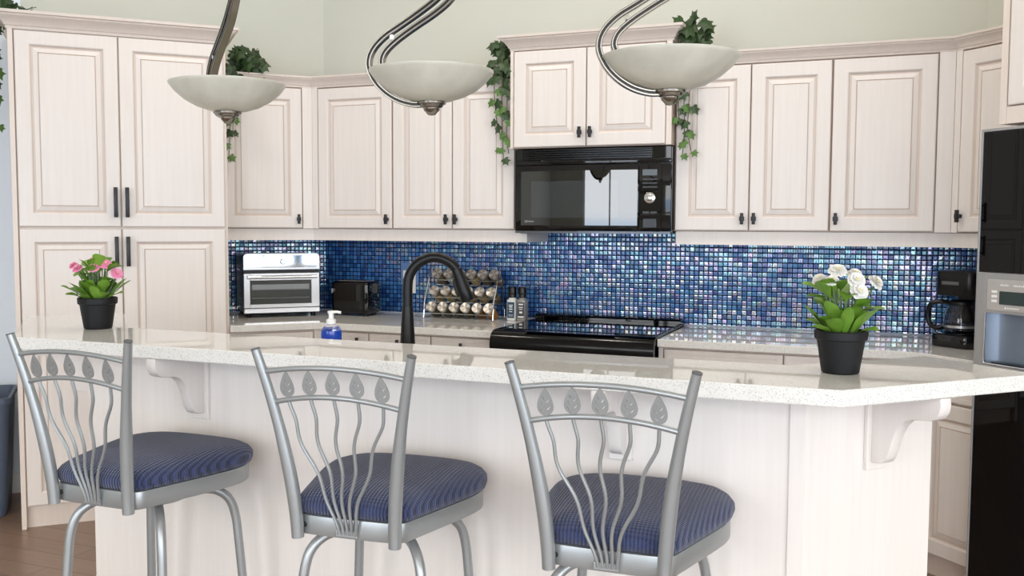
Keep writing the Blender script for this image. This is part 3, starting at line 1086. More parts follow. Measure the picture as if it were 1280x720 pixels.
obj('bar_wall', prism(BM(), rel(OUT + INN), 0.0, BZ0 - .001), M['panelwood'], isl)
tw = .030
p0 = (-.181, 2.348)
nb = (-.181 + .006 * mit, 2.342)
post = [(-.181 - .034, 2.3475), (-.181, 2.3475), (-.181 + .012 * R2, 2.3475 + .012 * R2), (-.181 + .012 * R2 + .006 * R2, 2.3475 + .012 * R2 - .006 * R2), nb, (-.181 - .034, 2.342)]
obj('corner_trim', prism(BM(), rel(post), 0.0, BZ0 - .0015), M['panelwood'], isl)
obj('base_board', profile_run(BM(), rel([(-2.76, 2.699), (-2.409, 2.348), (-.222, 2.348)]), [(.0005, 0), (.011, 0), (.011, .08), (.006, .09), (.0005, .09)]), M['panelwood'], isl)
CORB = [(0.0, 0.0), (.205, 0.0), (.207, -.018), (.203, -.036), (.192, -.050), (.175, -.057), (.150, -.060), (.125, -.063), (.104, -.071), (.086, -.087), (.073, -.108), (.064, -.132), (.057, -.155),
        (.050, -.172), (.040, -.184), (.026, -.190), (.010, -.192), (0.0, -.192)]


def corbel(u, v, ang):
    """ang: outward direction"""
    z = BZ0 - .001
    t = BM()
    prism(t, [(-a - .012, z + b) for a, b in CORB], -.017, .017, 0.003, axis='x')
    pl = BM()
    box(pl, -.030, .030, -.0125, -.0003, z - .212, z, .0025)
    for bm_ in (t, pl):
        bmesh.ops.rotate(bm_, verts=bm_.verts[:], cent=(0, 0, 0), matrix=Matrix.Rotation(ang + PI / 2, 3, 'Z'))
        bmesh.ops.translate(bm_, verts=bm_.verts[:], vec=(u + 1.3, v - 2.41, 0))
    c = obj('corbel', t, M['panelwood'], isl, smooth=35)
    obj('back_plate', pl, M['panelwood'], c)


corbel(-1.963, 2.348, -PI / 2)
corbel(-.632, 2.348, -PI / 2)
corbel(-.181 + .213 * R2, 2.348 + .213 * R2, -PI / 4)
corbel(-2.409 - .213 * R2, 2.348 + .213 * R2, -3 * PI / 4)

# bar top
BT = [(-2.99, 2.617), (-2.50, 2.127), (-.09, 2.127), (.331, 2.549), (.092, 2.788), (-.230, 2.466), (-2.36, 2.466), (-2.747, 2.853)]
tag(obj('bar_worktop', prism(BM(), BT, BZ0, BZ1, 0.003), M['quartz']), 'long angled white speckled quartz bar top carrying both flower pots', 'worktop')

# sink side, behind and below the bar
low = [(-2.683, 2.789), (-2.3605, 2.4675), (-.2295, 2.4675), (.024, 2.7215), (-.41, 3.16), (-.48, 3.09), (-2.11, 3.09), (-2.2, 3.18)]
ilo = thing('sink_cabinet', 'whitewashed sink cabinet behind the raised breakfast bar', 'cabinet', (-1.3, 2.8, 0), 0)
lowb = [(-2.66, 2.80), (-2.355, 2.478), (-.235, 2.478), (.0, 2.725), (-.41, 3.12), (-.48, 3.06), (-2.11, 3.06), (-2.2, 3.14)]
obj('carcass', prism(BM(), rel(lowb, (-1.3, 2.8)), .0, .876), M['trimwood'], ilo)
tag(obj('sink_worktop', prism(BM(), low, .877, CZ, .003), M['quartz']), 'lower white quartz worktop behind the bar holding the black tap', 'worktop')

# ------------------------------------------------------------------ faucet
fu, fv = -1.5165, 2.85
fa = thing('kitchen_faucet', 'tall matte black gooseneck kitchen tap behind the bar', 'tap', (fu, fv, CZ), math.radians(21.7))
lathe_b = lathe(BM(), [(.0, 0), (.031, 0), (.031, .006), (.0285, .012), (.0275, .05), (.0245, .12), (.0205, .19), (.0184, .225), (.018, .228)], 28)
obj('tap_base', lathe_b, M['black_matte'], fa, smooth=True)
arc = [(0, 0, .226), (0, 0, .25), (0, 0, .285)]
for k in range(1, 13):
    a = PI - PI * .80 * k / 12
    arc.append((.092 + .092 * math.cos(a), 0, .296 + .098 * math.sin(a)))
obj('gooseneck', tube(BM(), arc, .0172, 18), M['black_matte'], fa, smooth=True)
a_e = PI - PI * .80
e = Vector(arc[-1])
dr = Vector((math.sin(a_e) * .6, 0, -1)).normalized()
hd = [e - dr * .002, e + dr * .004, e + dr * .03, e + dr * .075, e + dr * .108, e + dr * .112]
obj('spray_head', tube(BM(), hd, .0178, 18, [1.0, 1.06, 1.1, 1.22, 1.32, 1.2]), M['black_matte'], fa, smooth=True)
bm = BM()
pb = dr.cross(Vector((0, 1, 0))).normalized()
if pb.x > 0:
    pb = -pb
sweep(bm, [e + dr * .028 + pb * .018, e + dr * .04 + pb * .0225, e + dr * .075 + pb * .0245, e + dr * .088 + pb * .022], circ(.0065, 8, 1, 1.0))
obj('spray_button', bm, M['black_plastic'], fa, smooth=True)

# ------------------------------------------------------------------ soap dispenser
so = thing('soap_dispenser', 'clear pump bottle of blue hand soap left of the black tap', 'soap bottle', (-1.754, 2.75, CZ), 0)
obj('bottle', lathe(BM(), [(0, 0), (.031, 0), (.035, .006), (.035, .138), (.0335, .147), (.027, .157), (.019, .163), (.0145, .166), (.0145, .174)], 28), M['clear'], so, smooth=True)
obj('liquid_soap', lathe(BM(), [(0, .003), (.031, .003), (.033, .008), (.0335, .138), (.032, .146), (0, .146)], 28), M['blue_liquid'], so, smooth=True)
obj('pump_collar', lathe(BM(), [(.0, .1675), (.0165, .1675), (.0165, .182), (.0125, .184), (.0085, .186), (.0085, .204), (0, .204)], 24), M['plastic_w'], so, smooth=True)
bm = BM()
lathe(bm, [(.0, .203), (.011, .203), (.012, .206), (.012, .211), (.0, .213)], 24)
tube(bm, [(0, 0, .208), (.02, .006, .2085), (.032, .010, .206)], .0045, 8)
obj('pump_head', bm, M['plastic_w'], so, smooth=True)

# ------------------------------------------------------------------ toaster oven
OX, OT = .684, 5.204
tw_, th_ = .405, .322
ov = thing('toaster_oven', 'silver air-fryer toaster oven on the worktop by the pantry', 'toaster oven', PF(OX, OT) + (CZ,), D45)
obj('shell', box(BM(), 0.004, tw_ - .004, .02, .33, .022, .022 + th_ - .006, .012, 3), M['black_plastic'], ov, smooth=30)
bm = BM()
for k in range(12):
    box(bm, .0015, .006, .05, .30, .06 + k * .02, .066 + k * .02, .001)
obj('side_ribs', bm, M['black_plastic'], ov)
# rounded chrome control fascia
def rrect(x0, x1, z0, z1, r, n=5, top_only=False):
    pts = []
    for cx, cz, a0 in ((x1 - r, z1 - r, 0), (x0 + r, z1 - r, PI / 2)):
        for k in range(n + 1):
            a = a0 + PI / 2 * k / n
            pts.append((cx + r * math.cos(a), cz + r * math.sin(a)))
    if top_only:
        pts += [(x0, z0), (x1, z0)]
    else:
        for cx, cz, a0 in ((x0 + r, z0 + r, PI), (x1 - r, z0 + r, 1.5 * PI)):
            for k in range(n + 1):
                a = a0 + PI / 2 * k / n
                pts.append((cx + r * math.cos(a), cz + r * math.sin(a)))
    return pts


obj('fascia', prism(BM(), rrect(0, tw_, .258, .344, .022, 6, True), 0.0, .022, axis='y'), M['steel'], ov, smooth=30)
obj('mirror_panel', prism(BM(), rrect(.012, tw_ - .012, .268, .334, .014, 5), -.002, .001, axis='y'), M['chrome'], ov)
t = BM()
lathe(t, [(.016, 0), (.016, .016), (.014, .019), (0, .019)], 28)
bmesh.ops.rotate(t, verts=t.verts[:], cent=(0, 0, 0), matrix=Matrix.Rotation(PI / 2, 3, 'X'))
bmesh.ops.translate(t, verts=t.verts[:], vec=(.207, -.0025, .301))
obj('knob', t, M['steel'], ov, smooth=True)
obj('gap_strip', box(BM(), .003, tw_ - .003, .006, .022, .240, .2575), M['black_plastic'], ov)
bm = BM()
dz0, dz1 = .052, .238
wx0, wx1, wz0, wz1 = .035, tw_ - .045, .072, .200
box(bm, 0, wx0, 0, .02, dz0, dz1, .003)
box(bm, wx1, tw_, 0, .02, dz0, dz1, .003)
box(bm, wx0 - .002, wx1 + .002, 0.0005, .02, wz1, dz1, .002)
box(bm, wx0 - .002, wx1 + .002, 0.0005, .02, dz0, wz0, .002)
od = obj('oven_door', bm, M['steel'], ov)
obj('door_window', box(BM(), wx0, wx1, .006, .010, wz0, wz1), M['oven_glass'], od)
bm = BM()
for z in (.105, .150):
    tube(bm, [(wx0 + .008, .004, z), (wx1 - .01, .004, z)], .0022, 6)
box(bm, wx0 + .008, wx1 - .012, .003, .0055, .152, .178)
obj('wire_shelf', bm, plain('grey_shelf_metal', lin(120, 122, 122), .3, .7), od)
bm = BM()
tube(bm, [(.02, -.028, .219), (tw_ - .02, -.028, .219)], .009, 12)
for x in (.035, tw_ - .035):
    tube(bm, [(x, -.028, .219), (x, .003, .219)], .006, 8)
obj('door_handle', bm, M['chrome'], od, smooth=True)
obj('bottom_trim', box(BM(), 0, tw_, -.003, .02, .024, .050, .003), M['steel'], ov)
bm = BM()
for x in (.03, tw_ - .03):
    for y in (.04, .29):
        lathe(bm, [(.012, 0), (.014, .024)], 12, (x, y))
obj('feet', bm, M['black_plastic'], ov)

# ------------------------------------------------------------------ toaster
to = thing('toaster', 'glossy black two-slot toaster beside the toaster oven', 'toaster', (-2.875, 4.505, CZ), 0)
obj('shell', box(BM(), 0, .235, 0, .15, .012, .190, .020, 4), M['black_gloss'], to, smooth=40)
bm = BM()
box(bm, .03, .205, .03, .120, .189, .1935, .002)
obj('top_plate', bm, M['steel'], to)
bm = BM()
for y in (.045, .085):
    box(bm, .045, .19, y, y + .022, .1925, .195)
obj('bread_slots', bm, M['black_matte'], to)
bm = BM()
box(bm, .010, .018, -.012, .002, .125, .150, .002)
obj('lever', bm, M['chrome'], to)
bm = BM()
for x in (.03, .205):
    for y in (.03, .12):
        lathe(bm, [(.011, 0), (.012, .014)], 12, (x, y))
obj('feet', bm, M['black_plastic'], to)

# ------------------------------------------------------------------ wall outlet behind the tap
ou = thing('wall_outlet', 'white electric outlet in a clear cover on blue tiles behind the tap', 'outlet', (-2.545, WALL - .0062, 1.03), 0)
bm = BM()
box(bm, -.038, .075, -.003, -.0002, .045, .172, .001)
obj('clear_cover', bm, plain('frosted_clear_cover', lin(96, 130, 180), .15), ou)
bm = BM()
box(bm, -.022, .058, -.008, -.0032, 0.0, .128, .002)
obj('face_plate', bm, M['plastic_w'], ou)
bm = BM()
for z in (.035, .09):
    box(bm, .004, .032, -.0092, -.0082, z - .014, z + .014, .0005)
obj('sockets', bm, plain('light_grey_socket', lin(214, 214, 212), .4), ou)

# ------------------------------------------------------------------ spice rack and jars
rk = thing('spice_rack', 'chrome wire three-tier spice rack full of steel-lidded jars on the worktop', 'rack', (-2.338, 4.575, CZ), 0)
RW = .405
for x in (0, RW):
    bm = BM()
    tube(bm, [(x, 0.0, 0.004), (x, .165, .004), (x, .165, .05)], .0025, 7)
    tube(bm, [(x, 0.0, .003), (x, .012, .09), (x, .10, .275)], .003, 7)
    tube(bm, [(x, .10, .275), (x, .165, .05)], .0025, 7)
    obj('side_frame', bm, M['chrome'], rk, smooth=True)
bm = BM()
ROWS = [(.061, .028), (.145, .066), (.237, .104)]        # lid centre z, y
ax = Vector((0, -math.cos(math.radians(32)), math.sin(math.radians(32))))   # lid direction
for z, y in ROWS:
    c = Vector((0, y, z))
    for dd, off in ((-.015, -.0285), (-.068, -.0285)):
        p = Vector((0, y, z)) + ax * dd + Vector((0, -ax.z, ax.y)).normalized() * .0322
        tube(bm, [(0, p.y, p.z), (RW, p.y, p.z)], .0019, 6)
obj('shelf_wire', bm, M['chrome'], rk, smooth=True)


def jar_bm(kind):
    t = BM()
    if kind == 'glass':
        lathe(t, [(0, -.085), (.020, -.085), (.0235, -.081), (.0235, -.025), (.019, -.014), (.019, -.004)], 20)
    elif kind == 'fill':
        lathe(t, [(0, -.083), (.0215, -.082), (.0222, -.078), (.0222, -.028), (0, -.028)], 20)
    else:
        lathe(t, [(.0225, -.014), (.0245, -.012), (.0245, .006), (.0235, .008), (.008, .0072), (0, .0068)], 28)
    return t


def spun_lid():
    t = NT('spun_steel_lid')
    tc = t.n('TexCoord')
    sp = t.n('SeparateXYZ')
    t.t.links.new(tc.outputs['Object'], sp.inputs[0])
    ang = t.math('ARCTAN2', sp.outputs['Y'], sp.outputs['X'])
    wv = t.math('MULTIPLY_ADD', t.math('SINE', t.math('MULTIPLY', ang, 4.0)), 0.5, 0.5)
    t.pset(Base_Color=t.mix(wv, lin(184, 174, 160), lin(240, 236, 228)), Metallic=0.75, Roughness=0.36, Anisotropic=0.8)
    return t.m


LID = spun_lid()
JR = []
proto = {}
fill_me = {}
g_me = obj('glass', jar_bm('glass'), M['clear'])
l_me = obj('lid', jar_bm('lid'), LID, smooth=50)
g_me.data.polygons.foreach_set('use_smooth', [True] * len(g_me.data.polygons))
gd, ld = g_me.data, l_me.data
bpy.data.objects.remove(g_me)
bpy.data.objects.remove(l_me)
tier = ['bottom', 'middle', 'top']
ordn = ['leftmost', 'second from left', 'third from left', 'third from right', 'second from right', 'rightmost']
jr_col = [[5, 5, 5, 5, 7, 4], [3, 3, 1, 0, 3, 1], [1, 6, 2, 3, 2, 1]]
names = ['tan', 'brown', 'umber', 'sand', 'golden', 'olive', 'white', 'rust']
tilt = math.radians(90 - 32)
for r_, (z, y) in enumerate(ROWS):
    for k in range(6):
        ci = jr_col[r_][k]
        j = thing('spice_jar', '%s steel-lidded spice jar in the %s row of the wire rack, %s filling' % (ordn[k], tier[r_], names[ci]), 'jar',
                  (-2.338 + .034 + .0672 * k, 4.575 + y, CZ + z), 0, 'spice jars in the wire rack')
        j.rotation_euler = (tilt, 0, 0)
        j.scale = (1.15, 1.15, 1.08)
        for nm, dt in (('glass', gd), ('lid', ld)):
            o = bpy.data.objects.new(nm, dt)
            COL.objects.link(o)
            o.parent = j
        if ci not in fill_me:
            f_ = obj('contents', jar_bm('fill'), SP[ci], smooth=True)
            fill_me[ci] = f_.data
            bpy.data.objects.remove(f_)
        o = bpy.data.objects.new('contents', fill_me[ci])
        COL.objects.link(o)
        o.parent = j

# ------------------------------------------------------------------ salt and pepper grinder bottles


def shaker(label, u, v, body_m, lab_m, stripe):
    s = thing('seasoning_bottle', label, 'bottle', (u, v, CZ), 0, 'seasoning bottles beside the range')
    w2 = .0235
    bm = BM()
    box(bm, -w2, w2, -w2, w2, 0, .112, .006, 3)
    lathe(bm, [(.0205, .111), (.018, .122)], 20)
    obj('bottle_body', bm, body_m, s, smooth=35)
    obj('grinder_cap', lathe(BM(), [(.0, .121), (.0215, .121), (.0215, .138), (.0205, .141), (.0225, .143), (.0225, .174), (.021, .178), (0, .178)], 24), M['black_plastic'], s, smooth=30)
    lb = obj('label', box(BM(), -w2 + .004, w2 - .004, -w2 - .0012, -w2 + .001, .014, .098), lab_m, s)
    bm = BM()
    for z, a, h in stripe:
        box(bm, -a, a, -w2 - .0018, -w2 - .001, z, z + h)
    obj('printing', bm, M['plastic_w'], lb)


shaker('white seasoning bottle with black grinder cap and teal label beside the spice rack', -1.853, 4.655, M['salt'], M['label_blue'],
       [(.080, .012, .004), (.070, .009, .006), (.058, .010, .006), (.046, .008, .004), (.030, .013, .0015), (.024, .013, .0015)])
shaker('grey seasoning bottle with black grinder cap and charcoal label by the range', -1.799, 4.662, plain('pepper_glass', lin(150, 146, 142), .2, var=.3, scale=250), M['label_grey'],
       [(.084, .013, .007), (.070, .012, .004), (.060, .009, .004), (.040, .008, .010), (.018, .017, .007)])

# ------------------------------------------------------------------ coffee maker
cf = thing('coffee_maker', 'black drip coffee maker with glass carafe in the right corner', 'coffee maker', (.30, 4.43, CZ), math.radians(-38))
obj('base', prism(BM(), rrect(-.095, .095, -.12, .12, .04, 6), 0, .055, .008), M['black_gloss'], cf, smooth=40)
obj('hot_plate', lathe(BM(), [(.0, .0555), (.066, .0555), (.066, .060), (0, .061)], 32, (0, -.035)), M['black_matte'], cf, smooth=30)
obj('water_tower', prism(BM(), rrect(-.085, .085, .05, .118, .02, 5), .0555, .215, 0), M['black_plastic'], cf, smooth=40)
obj('filter_head', prism(BM(), rrect(-.09, .09, -.10, .118, .035, 6), .2155, .318, .006), M['black_plastic'], cf, smooth=40)
obj('switch_strip', box(BM(), -.05, .03, -.103, -.099, .262, .276, .002), plain('grey_switch_strip', lin(86, 88, 92), .3), cf)
cr = obj('carafe', lathe(BM(), [(0, .062), (.058, .062), (.068, .072), (.070, .10), (.066, .135), (.055, .165), (.047, .178), (.0455, .178), (.053, .164), (.063, .134), (.0672, .10), (.066, .074), (.057, .0645), (0, .0645)], 32, (0, -.035)),
         glassy('smoked_carafe_glass', (.55, .55, .58, 1)), cf, smooth=True)
obj('carafe_band', lathe(BM(), [(.0672, .083), (.0712, .083), (.0712, .093), (.0672, .093)], 32, (0, -.035), cap=False), M['steel'], cr, smooth=30)
obj('carafe_lid', lathe(BM(), [(0, .1785), (.05, .1785), (.05, .190), (.04, .198), (0, .199)], 32, (0, -.035)), M['black_plastic'], cr, smooth=30)
bm = BM()
sweep(bm, spline([(-.045, -.05, .183), (-.085, -.065, .186), (-.118, -.075, .172), (-.128, -.078, .130), (-.118, -.075, .088), (-.090, -.066, .072), (-.066, -.052, .085)], 5), circ(.010, 8, 1, 1.3))
obj('carafe_handle', bm, M['black_plastic'], cr, smooth=True)

# ------------------------------------------------------------------ bar stools


def outline(n=64, grow=0.0):
    """seat plan, rear at y=0, front at y=.43"""
    ctrl = [(0, -.004), (.09, -.002), (.132, .010), (.150, .055), (.172, .13), (.195, .21), (.211, .28), (.210, .340), (.180, .395), (.115, .424), (0, .432)]
    half = spline([(x, y, 0) for x, y in ctrl], 5)
    pts = [(p.x, p.y) for p in half] + [(-p.x, p.y) for p in half[-2:0:-1]]
    if grow:
        c = (0, .215)
        out = []
        n_ = len(pts)
        for i, (x, y) in enumerate(pts):
            a, b = Vector(pts[i - 1]), Vector(pts[(i + 1) % n_])
            d = (b - a).normalized()
            out.append((x + d.y * grow, y - d.x * grow))
        return out
    return pts


def make_stool(label):
    root = thing('bar_stool', label, 'bar stool', (0, 0, 0), 0, 'metal bar stools at the breakfast bar')
    fz0, fz1 = .692, .738
    bm = BM()
    prism(bm, outline(), fz0, fz1, .002)
    obj('seat_frame', bm, M['silver'], root, smooth=35)
    # cushion
    bm = BM()
    rings = [(-.006, fz1 + .0005), (.004, fz1 + .004), (.009, .756), (.008, .768), (-.001, .779), (-.016, .789), (-.042, .797), (-.085, .803), (-.14, .806), (-.19, .807)]
    vs = []
    for g, z in rings:
        if g >= -.006:
            vs.append([bm.verts.new((x, y + .006, z)) for x, y in outline(grow=g)])
        else:
            k_ = 1 + g / .22
            vs.append([bm.verts.new((x * k_, .221 + (y - .215) * k_, z)) for x, y in outline()])
    n = len(vs[0])
    for A, B in zip(vs, vs[1:]):
        for i in range(n):
            bm.faces.new((A[i], A[(i + 1) % n], B[(i + 1) % n], B[i]))
    bm.faces.new(vs[0][::-1])
    bm.faces.new(vs[-1])
    bmesh.ops.recalc_face_normals(bm, faces=bm.faces[:])
    obj('seat_cushion', bm, M['fabric'], root, smooth=60)
    # back posts
    XB, XT, ZB, ZT, RC = .124, .193, .688, 1.134, .060
    def post_pt(t):      # t 0 bottom .. 1 top
        z = ZB + (ZT - ZB) * t
        x = XB + (XT - XB) * (t ** 1.7)
        y = -.014 - RC * t ** 1.4
        return Vector((x, y, z))
    for s in (-1, 1):
        pts = []
        for k in range(17):
            p = post_pt(k / 16)
            pts.append((s * p.x, p.y, p.z))
        sc = [1.0 + .12 * math.sin(PI * min(1, k / 10)) - .30 * (k / 16) ** 2 for k in range(17)]
        o = obj('back_post', tube(BM(), pts, .0147, 16, sc), M['silver'], root, smooth=50)
        bm = BM()
        tube(bm, [pts[-1], (pts[-1][0] + s * .0007, pts[-1][1] - .0004, pts[-1][2] + .003)], .0106, 14)
        obj('end_cap', bm, plain('grey_end_cap', lin(92, 94, 96), .5) if s == -1 else bpy.data.materials['grey_end_cap'], o)
        bm = BM()
        tube(bm, [(s * (XB - .002), -.014, .715), (s * (XB - .012), .004, .715)], .006, 8)
        obj('frame_bolt', bm, M['nickel_dark'], o)
    tU, tL = .885, .725
    def rail(t, rise):
        p = post_pt(t)
        out = []
        for k in range(21):
            a = -1 + 2 * k / 20
            out.append(Vector((a * (p.x - .004), p.y - .012 * (1 - a * a), p.z + rise * (1 - a * a))))
        return out
    up_, lo_ = rail(tU, .017), rail(tL, .021)
    obj('upper_rail', tube(BM(), up_, .0062, 12), M['silver'], root, smooth=True)
    obj('lower_rail', tube(BM(), lo_, .0062, 12), M['silver'], root, smooth=True)
    def on(rl, a):
        f = (a + 1) / 2 * 20
        i = min(19, int(f))
        return rl[i].lerp(rl[i + 1], f - i)
    fr_ = [-.74, -.37, 0.0, .37, .74]
    for i, a in enumerate(fr_):
        pl = on(lo_, a)
        pu = on(up_, a * .90)
        # leaf between the rails
        L = (pu - pl)
        h = L.length - .010
        lean = L.normalized()
        side = Vector((1, 0, 0)) - lean * lean.x
        side.normalize()
        bm = BM()
        hw = .0175
        shape = []
        for k in range(25):
            t = k / 24
            wv = hw * (math.sin(PI * min(1.0, t ** 0.62)) ** 0.85) if 0 < t < 1 else 0
            shape.append((t, wv))
        loop = [(w_, t * h) for t, w_ in shape] + [(-w_, t * h) for t, w_ in shape[-2:0:-1]]
        ov_ = [bm.verts.new((x, z, 0)) for x, z in loop]
        edges = [bm.edges.new((ov_[k], ov_[(k + 1) % len(ov_)])) for k in range(len(ov_))]
        kq = h / .062
        for sx, z0_, ln in ((1, .19, .0100), (1, .44, .0080), (-1, .10, .0095), (-1, .34, .0085), (-1, .57, .005)):
            cx, cz = sx * .0015, z0_ * h
            path = []
            for k in range(6):
                q_ = k / 5
                path.append(Vector((cx + sx * (kq * ln * q_), cz + kq * .009 * q_ ** 1.6 + .001, 0)))
            wd = .0016
            lp = []
            for k, p in enumerate(path):
                lp.append((p.x + sx * .2 * wd, p.y + wd * (.3 + math.sin(PI * k / 5))))
            for k, p in list(enumerate(path))[::-1]:
                lp.append((p.x - sx * .2 * wd, p.y - wd * (.3 + math.sin(PI * k / 5))))
            hv = [bm.verts.new((x, z, 0)) for x, z in lp]
            edges += [bm.edges.new((hv[k], hv[(k + 1) % len(hv)])) for k in range(len(hv))]
        bmesh.ops.triangle_fill(bm, use_beauty=True, use_dissolve=False, edges=edges)
        g_ = bmesh.ops.extrude_face_region(bm, geom=bm.faces[:])
        for v in [v for v in g_['geom'] if isinstance(v, bmesh.types.BMVert)]:
            v.co.z += .0028
        bmesh.ops.recalc_face_normals(bm, faces=bm.faces[:])
        nrm = side.cross(lean)
        base = pl + lean * .006
        mt = Matrix(((side.x, lean.x, nrm.x, base.x), (side.y, lean.y, nrm.y, base.y), (side.z, lean.z, nrm.z, base.z), (0, 0, 0, 1)))
        bmesh.ops.transform(bm, matrix=mt, verts=bm.verts[:])
        tube(bm, [pl, base + lean * .003], .0028, 8)
        obj('leaf_ornament', bm, M['silver'], root)
        # wavy stem below it
        xb = (-.020, -.010, 0, .010, .020)[i]
        pts = []
        for k in range(33):
            t = k / 32
            sm = t * t * (3 - 2 * t)
            sm = .55 * sm + .45 * t
            x = pl.x * (1 - sm) + xb * sm + .0065 * math.sin(2 * PI * t * 2.3) * (1 - t * .5) * min(1, t * 6)
            y = pl.y * (1 - t) + (-.010) * t
            z = pl.z * (1 - t) + .704 * t
            pts.append((x, y, z))
        obj('wavy_stem', tube(BM(), pts, .0042, 8), M['silver'], root, smooth=True)
    obj('stem_bracket', box(BM(), -.028, .028, -.011, -.0045, .697, .714, .002), M['silver'], root)
    # swivel, legs, footring
    cy = .215
    lathe_ = lathe(BM(), [(0, .655), (.085, .655), (.095, .662), (.095, .678), (.085, .6915), (0, .6915)], 32, (0, cy))
    obj('swivel_plate', lathe_, M['silver'], root, smooth=35)
    rot0 = math.radians(46)
    for k in range(4):
        a = rot0 + k * PI / 2
        d = Vector((math.cos(a), math.sin(a), 0))
        c = Vector((0, cy, 0))
        prof = [(.05, .664), (.13, .664), (.172, .653), (.202, .624), (.217, .575), (.225, .50), (.235, .38), (.249, .2), (.260, .05), (.263, .0)]
        pts = spline([c + d * r + Vector((0, 0, z)) for r, z in prof], 4)
        lg = obj('leg', tube(BM(), pts, .0125, 14), M['silver'], root, smooth=True)
        obj('foot_pad', lathe(BM(), [(0, 0), (.016, 0), (.016, .012), (.0128, .014)], 14, (c.x + d.x * .262, c.y + d.y * .262)), M['black_plastic'], lg)
    ring = [(.240 * math.cos(2 * PI * k / 48), cy + .240 * math.sin(2 * PI * k / 48), .27) for k in range(49)]
    obj('foot_ring', tube(BM(), ring, .010, 10), M['silver'], root, smooth=True)
    return root


st = make_stool('silver metal bar stool with navy ribbed seat at the left, below the pink flowers')
st.location = (-1.892, 1.845, 0)
st2 = copy_tree(st)
st2.location = (-1.150, 1.868, 0)
st2.rotation_euler = (0, 0, math.radians(4.0))
st2['label'] = 'silver metal bar stool with navy ribbed seat in the middle, below the tap'
st3 = copy_tree(st)
st3.location = (-.537, 1.893, 0)
st3.rotation_euler = (0, 0, math.radians(1.5))
st3['label'] = 'silver metal bar stool with navy ribbed seat at the right, nearest the white flowers'

# ------------------------------------------------------------------ flower pots


def leaf_surface(bm, base, ang, length, width, rise, droop, rnd, mat_i=0):
    """cupped oval leaf curving out from base"""
    d = Vector((math.cos(ang), math.sin(ang), 0))
    sd = Vector((-d.y, d.x, 0))
    rows = []
    N = 9
    tw = rnd.uniform(-.4, .4)
    for i in range(N):
        t = i / (N - 1)
        ou_ = length * (t * math.cos(rise) + .0)
        up_ = length * (math.sin(rise) * t) - droop * t * t
        c = base + d * ou_ + Vector((0, 0, up_))
        wv = width * (0.10 + .90 * (math.sin(PI * (t ** 1.25)) ** .8)) if 0 < t < 1 else width * (.10 if t == 0 else 0.02)
        s2 = (sd * math.cos(tw * t) + Vector((0, 0, 1)) * math.sin(tw * t))
        cup = Vector((0, 0, 1)) * wv * .28
        rip = .08 * wv * math.sin(t * 14)
        rows.append([bm.verts.new(c - s2 * wv + cup + Vector((0, 0, rip))), bm.verts.new(c - s2 * wv * .5 + cup * .35), bm.verts.new(c),
                     bm.verts.new(c + s2 * wv * .5 + cup * .35), bm.verts.new(c + s2 * wv + cup - Vector((0, 0, rip)))])
    for A, B in zip(rows, rows[1:]):
        for k in range(4):
            f = bm.faces.new((A[k], A[k + 1], B[k + 1], B[k]))
            f.material_index = mat_i
            f.smooth = True


def flower_bm(r, rnd, layers=5, per=13):
    bm = BM()
    for L in range(layers):
        rr = r * (1 - .22 * L)
        el = math.radians(-8 + 24 * L)
        for k in range(per):
            a = 2 * PI * (k + .5 * (L % 2)) / per + rnd.uniform(-.1, .1)
            d = Vector((math.cos(a), math.sin(a), 0))
            s = Vector((-d.y, d.x, 0))
            rows = []
            for t in (0, .35, .7, .92, 1.0):
                wv = rr * .30 * {0: .25, .35: .7, .7: 1.0, .92: .8, 1.0: .35}[t]
                c = d * rr * t * math.cos(el) + Vector((0, 0, rr * t * math.sin(el) + .0016 * L + .25 * rr * t * (1 - t)))
                rows.append([bm.verts.new(c - s * wv + Vector((0, 0, wv * .3))), bm.verts.new(c), bm.verts.new(c + s * wv + Vector((0, 0, wv * .3)))])
            for A, B in zip(rows, rows[1:]):
                for q_ in range(2):
                    bm.faces.new((A[q_], A[q_ + 1], B[q_ + 1], B[q_])).smooth = True
    return bm


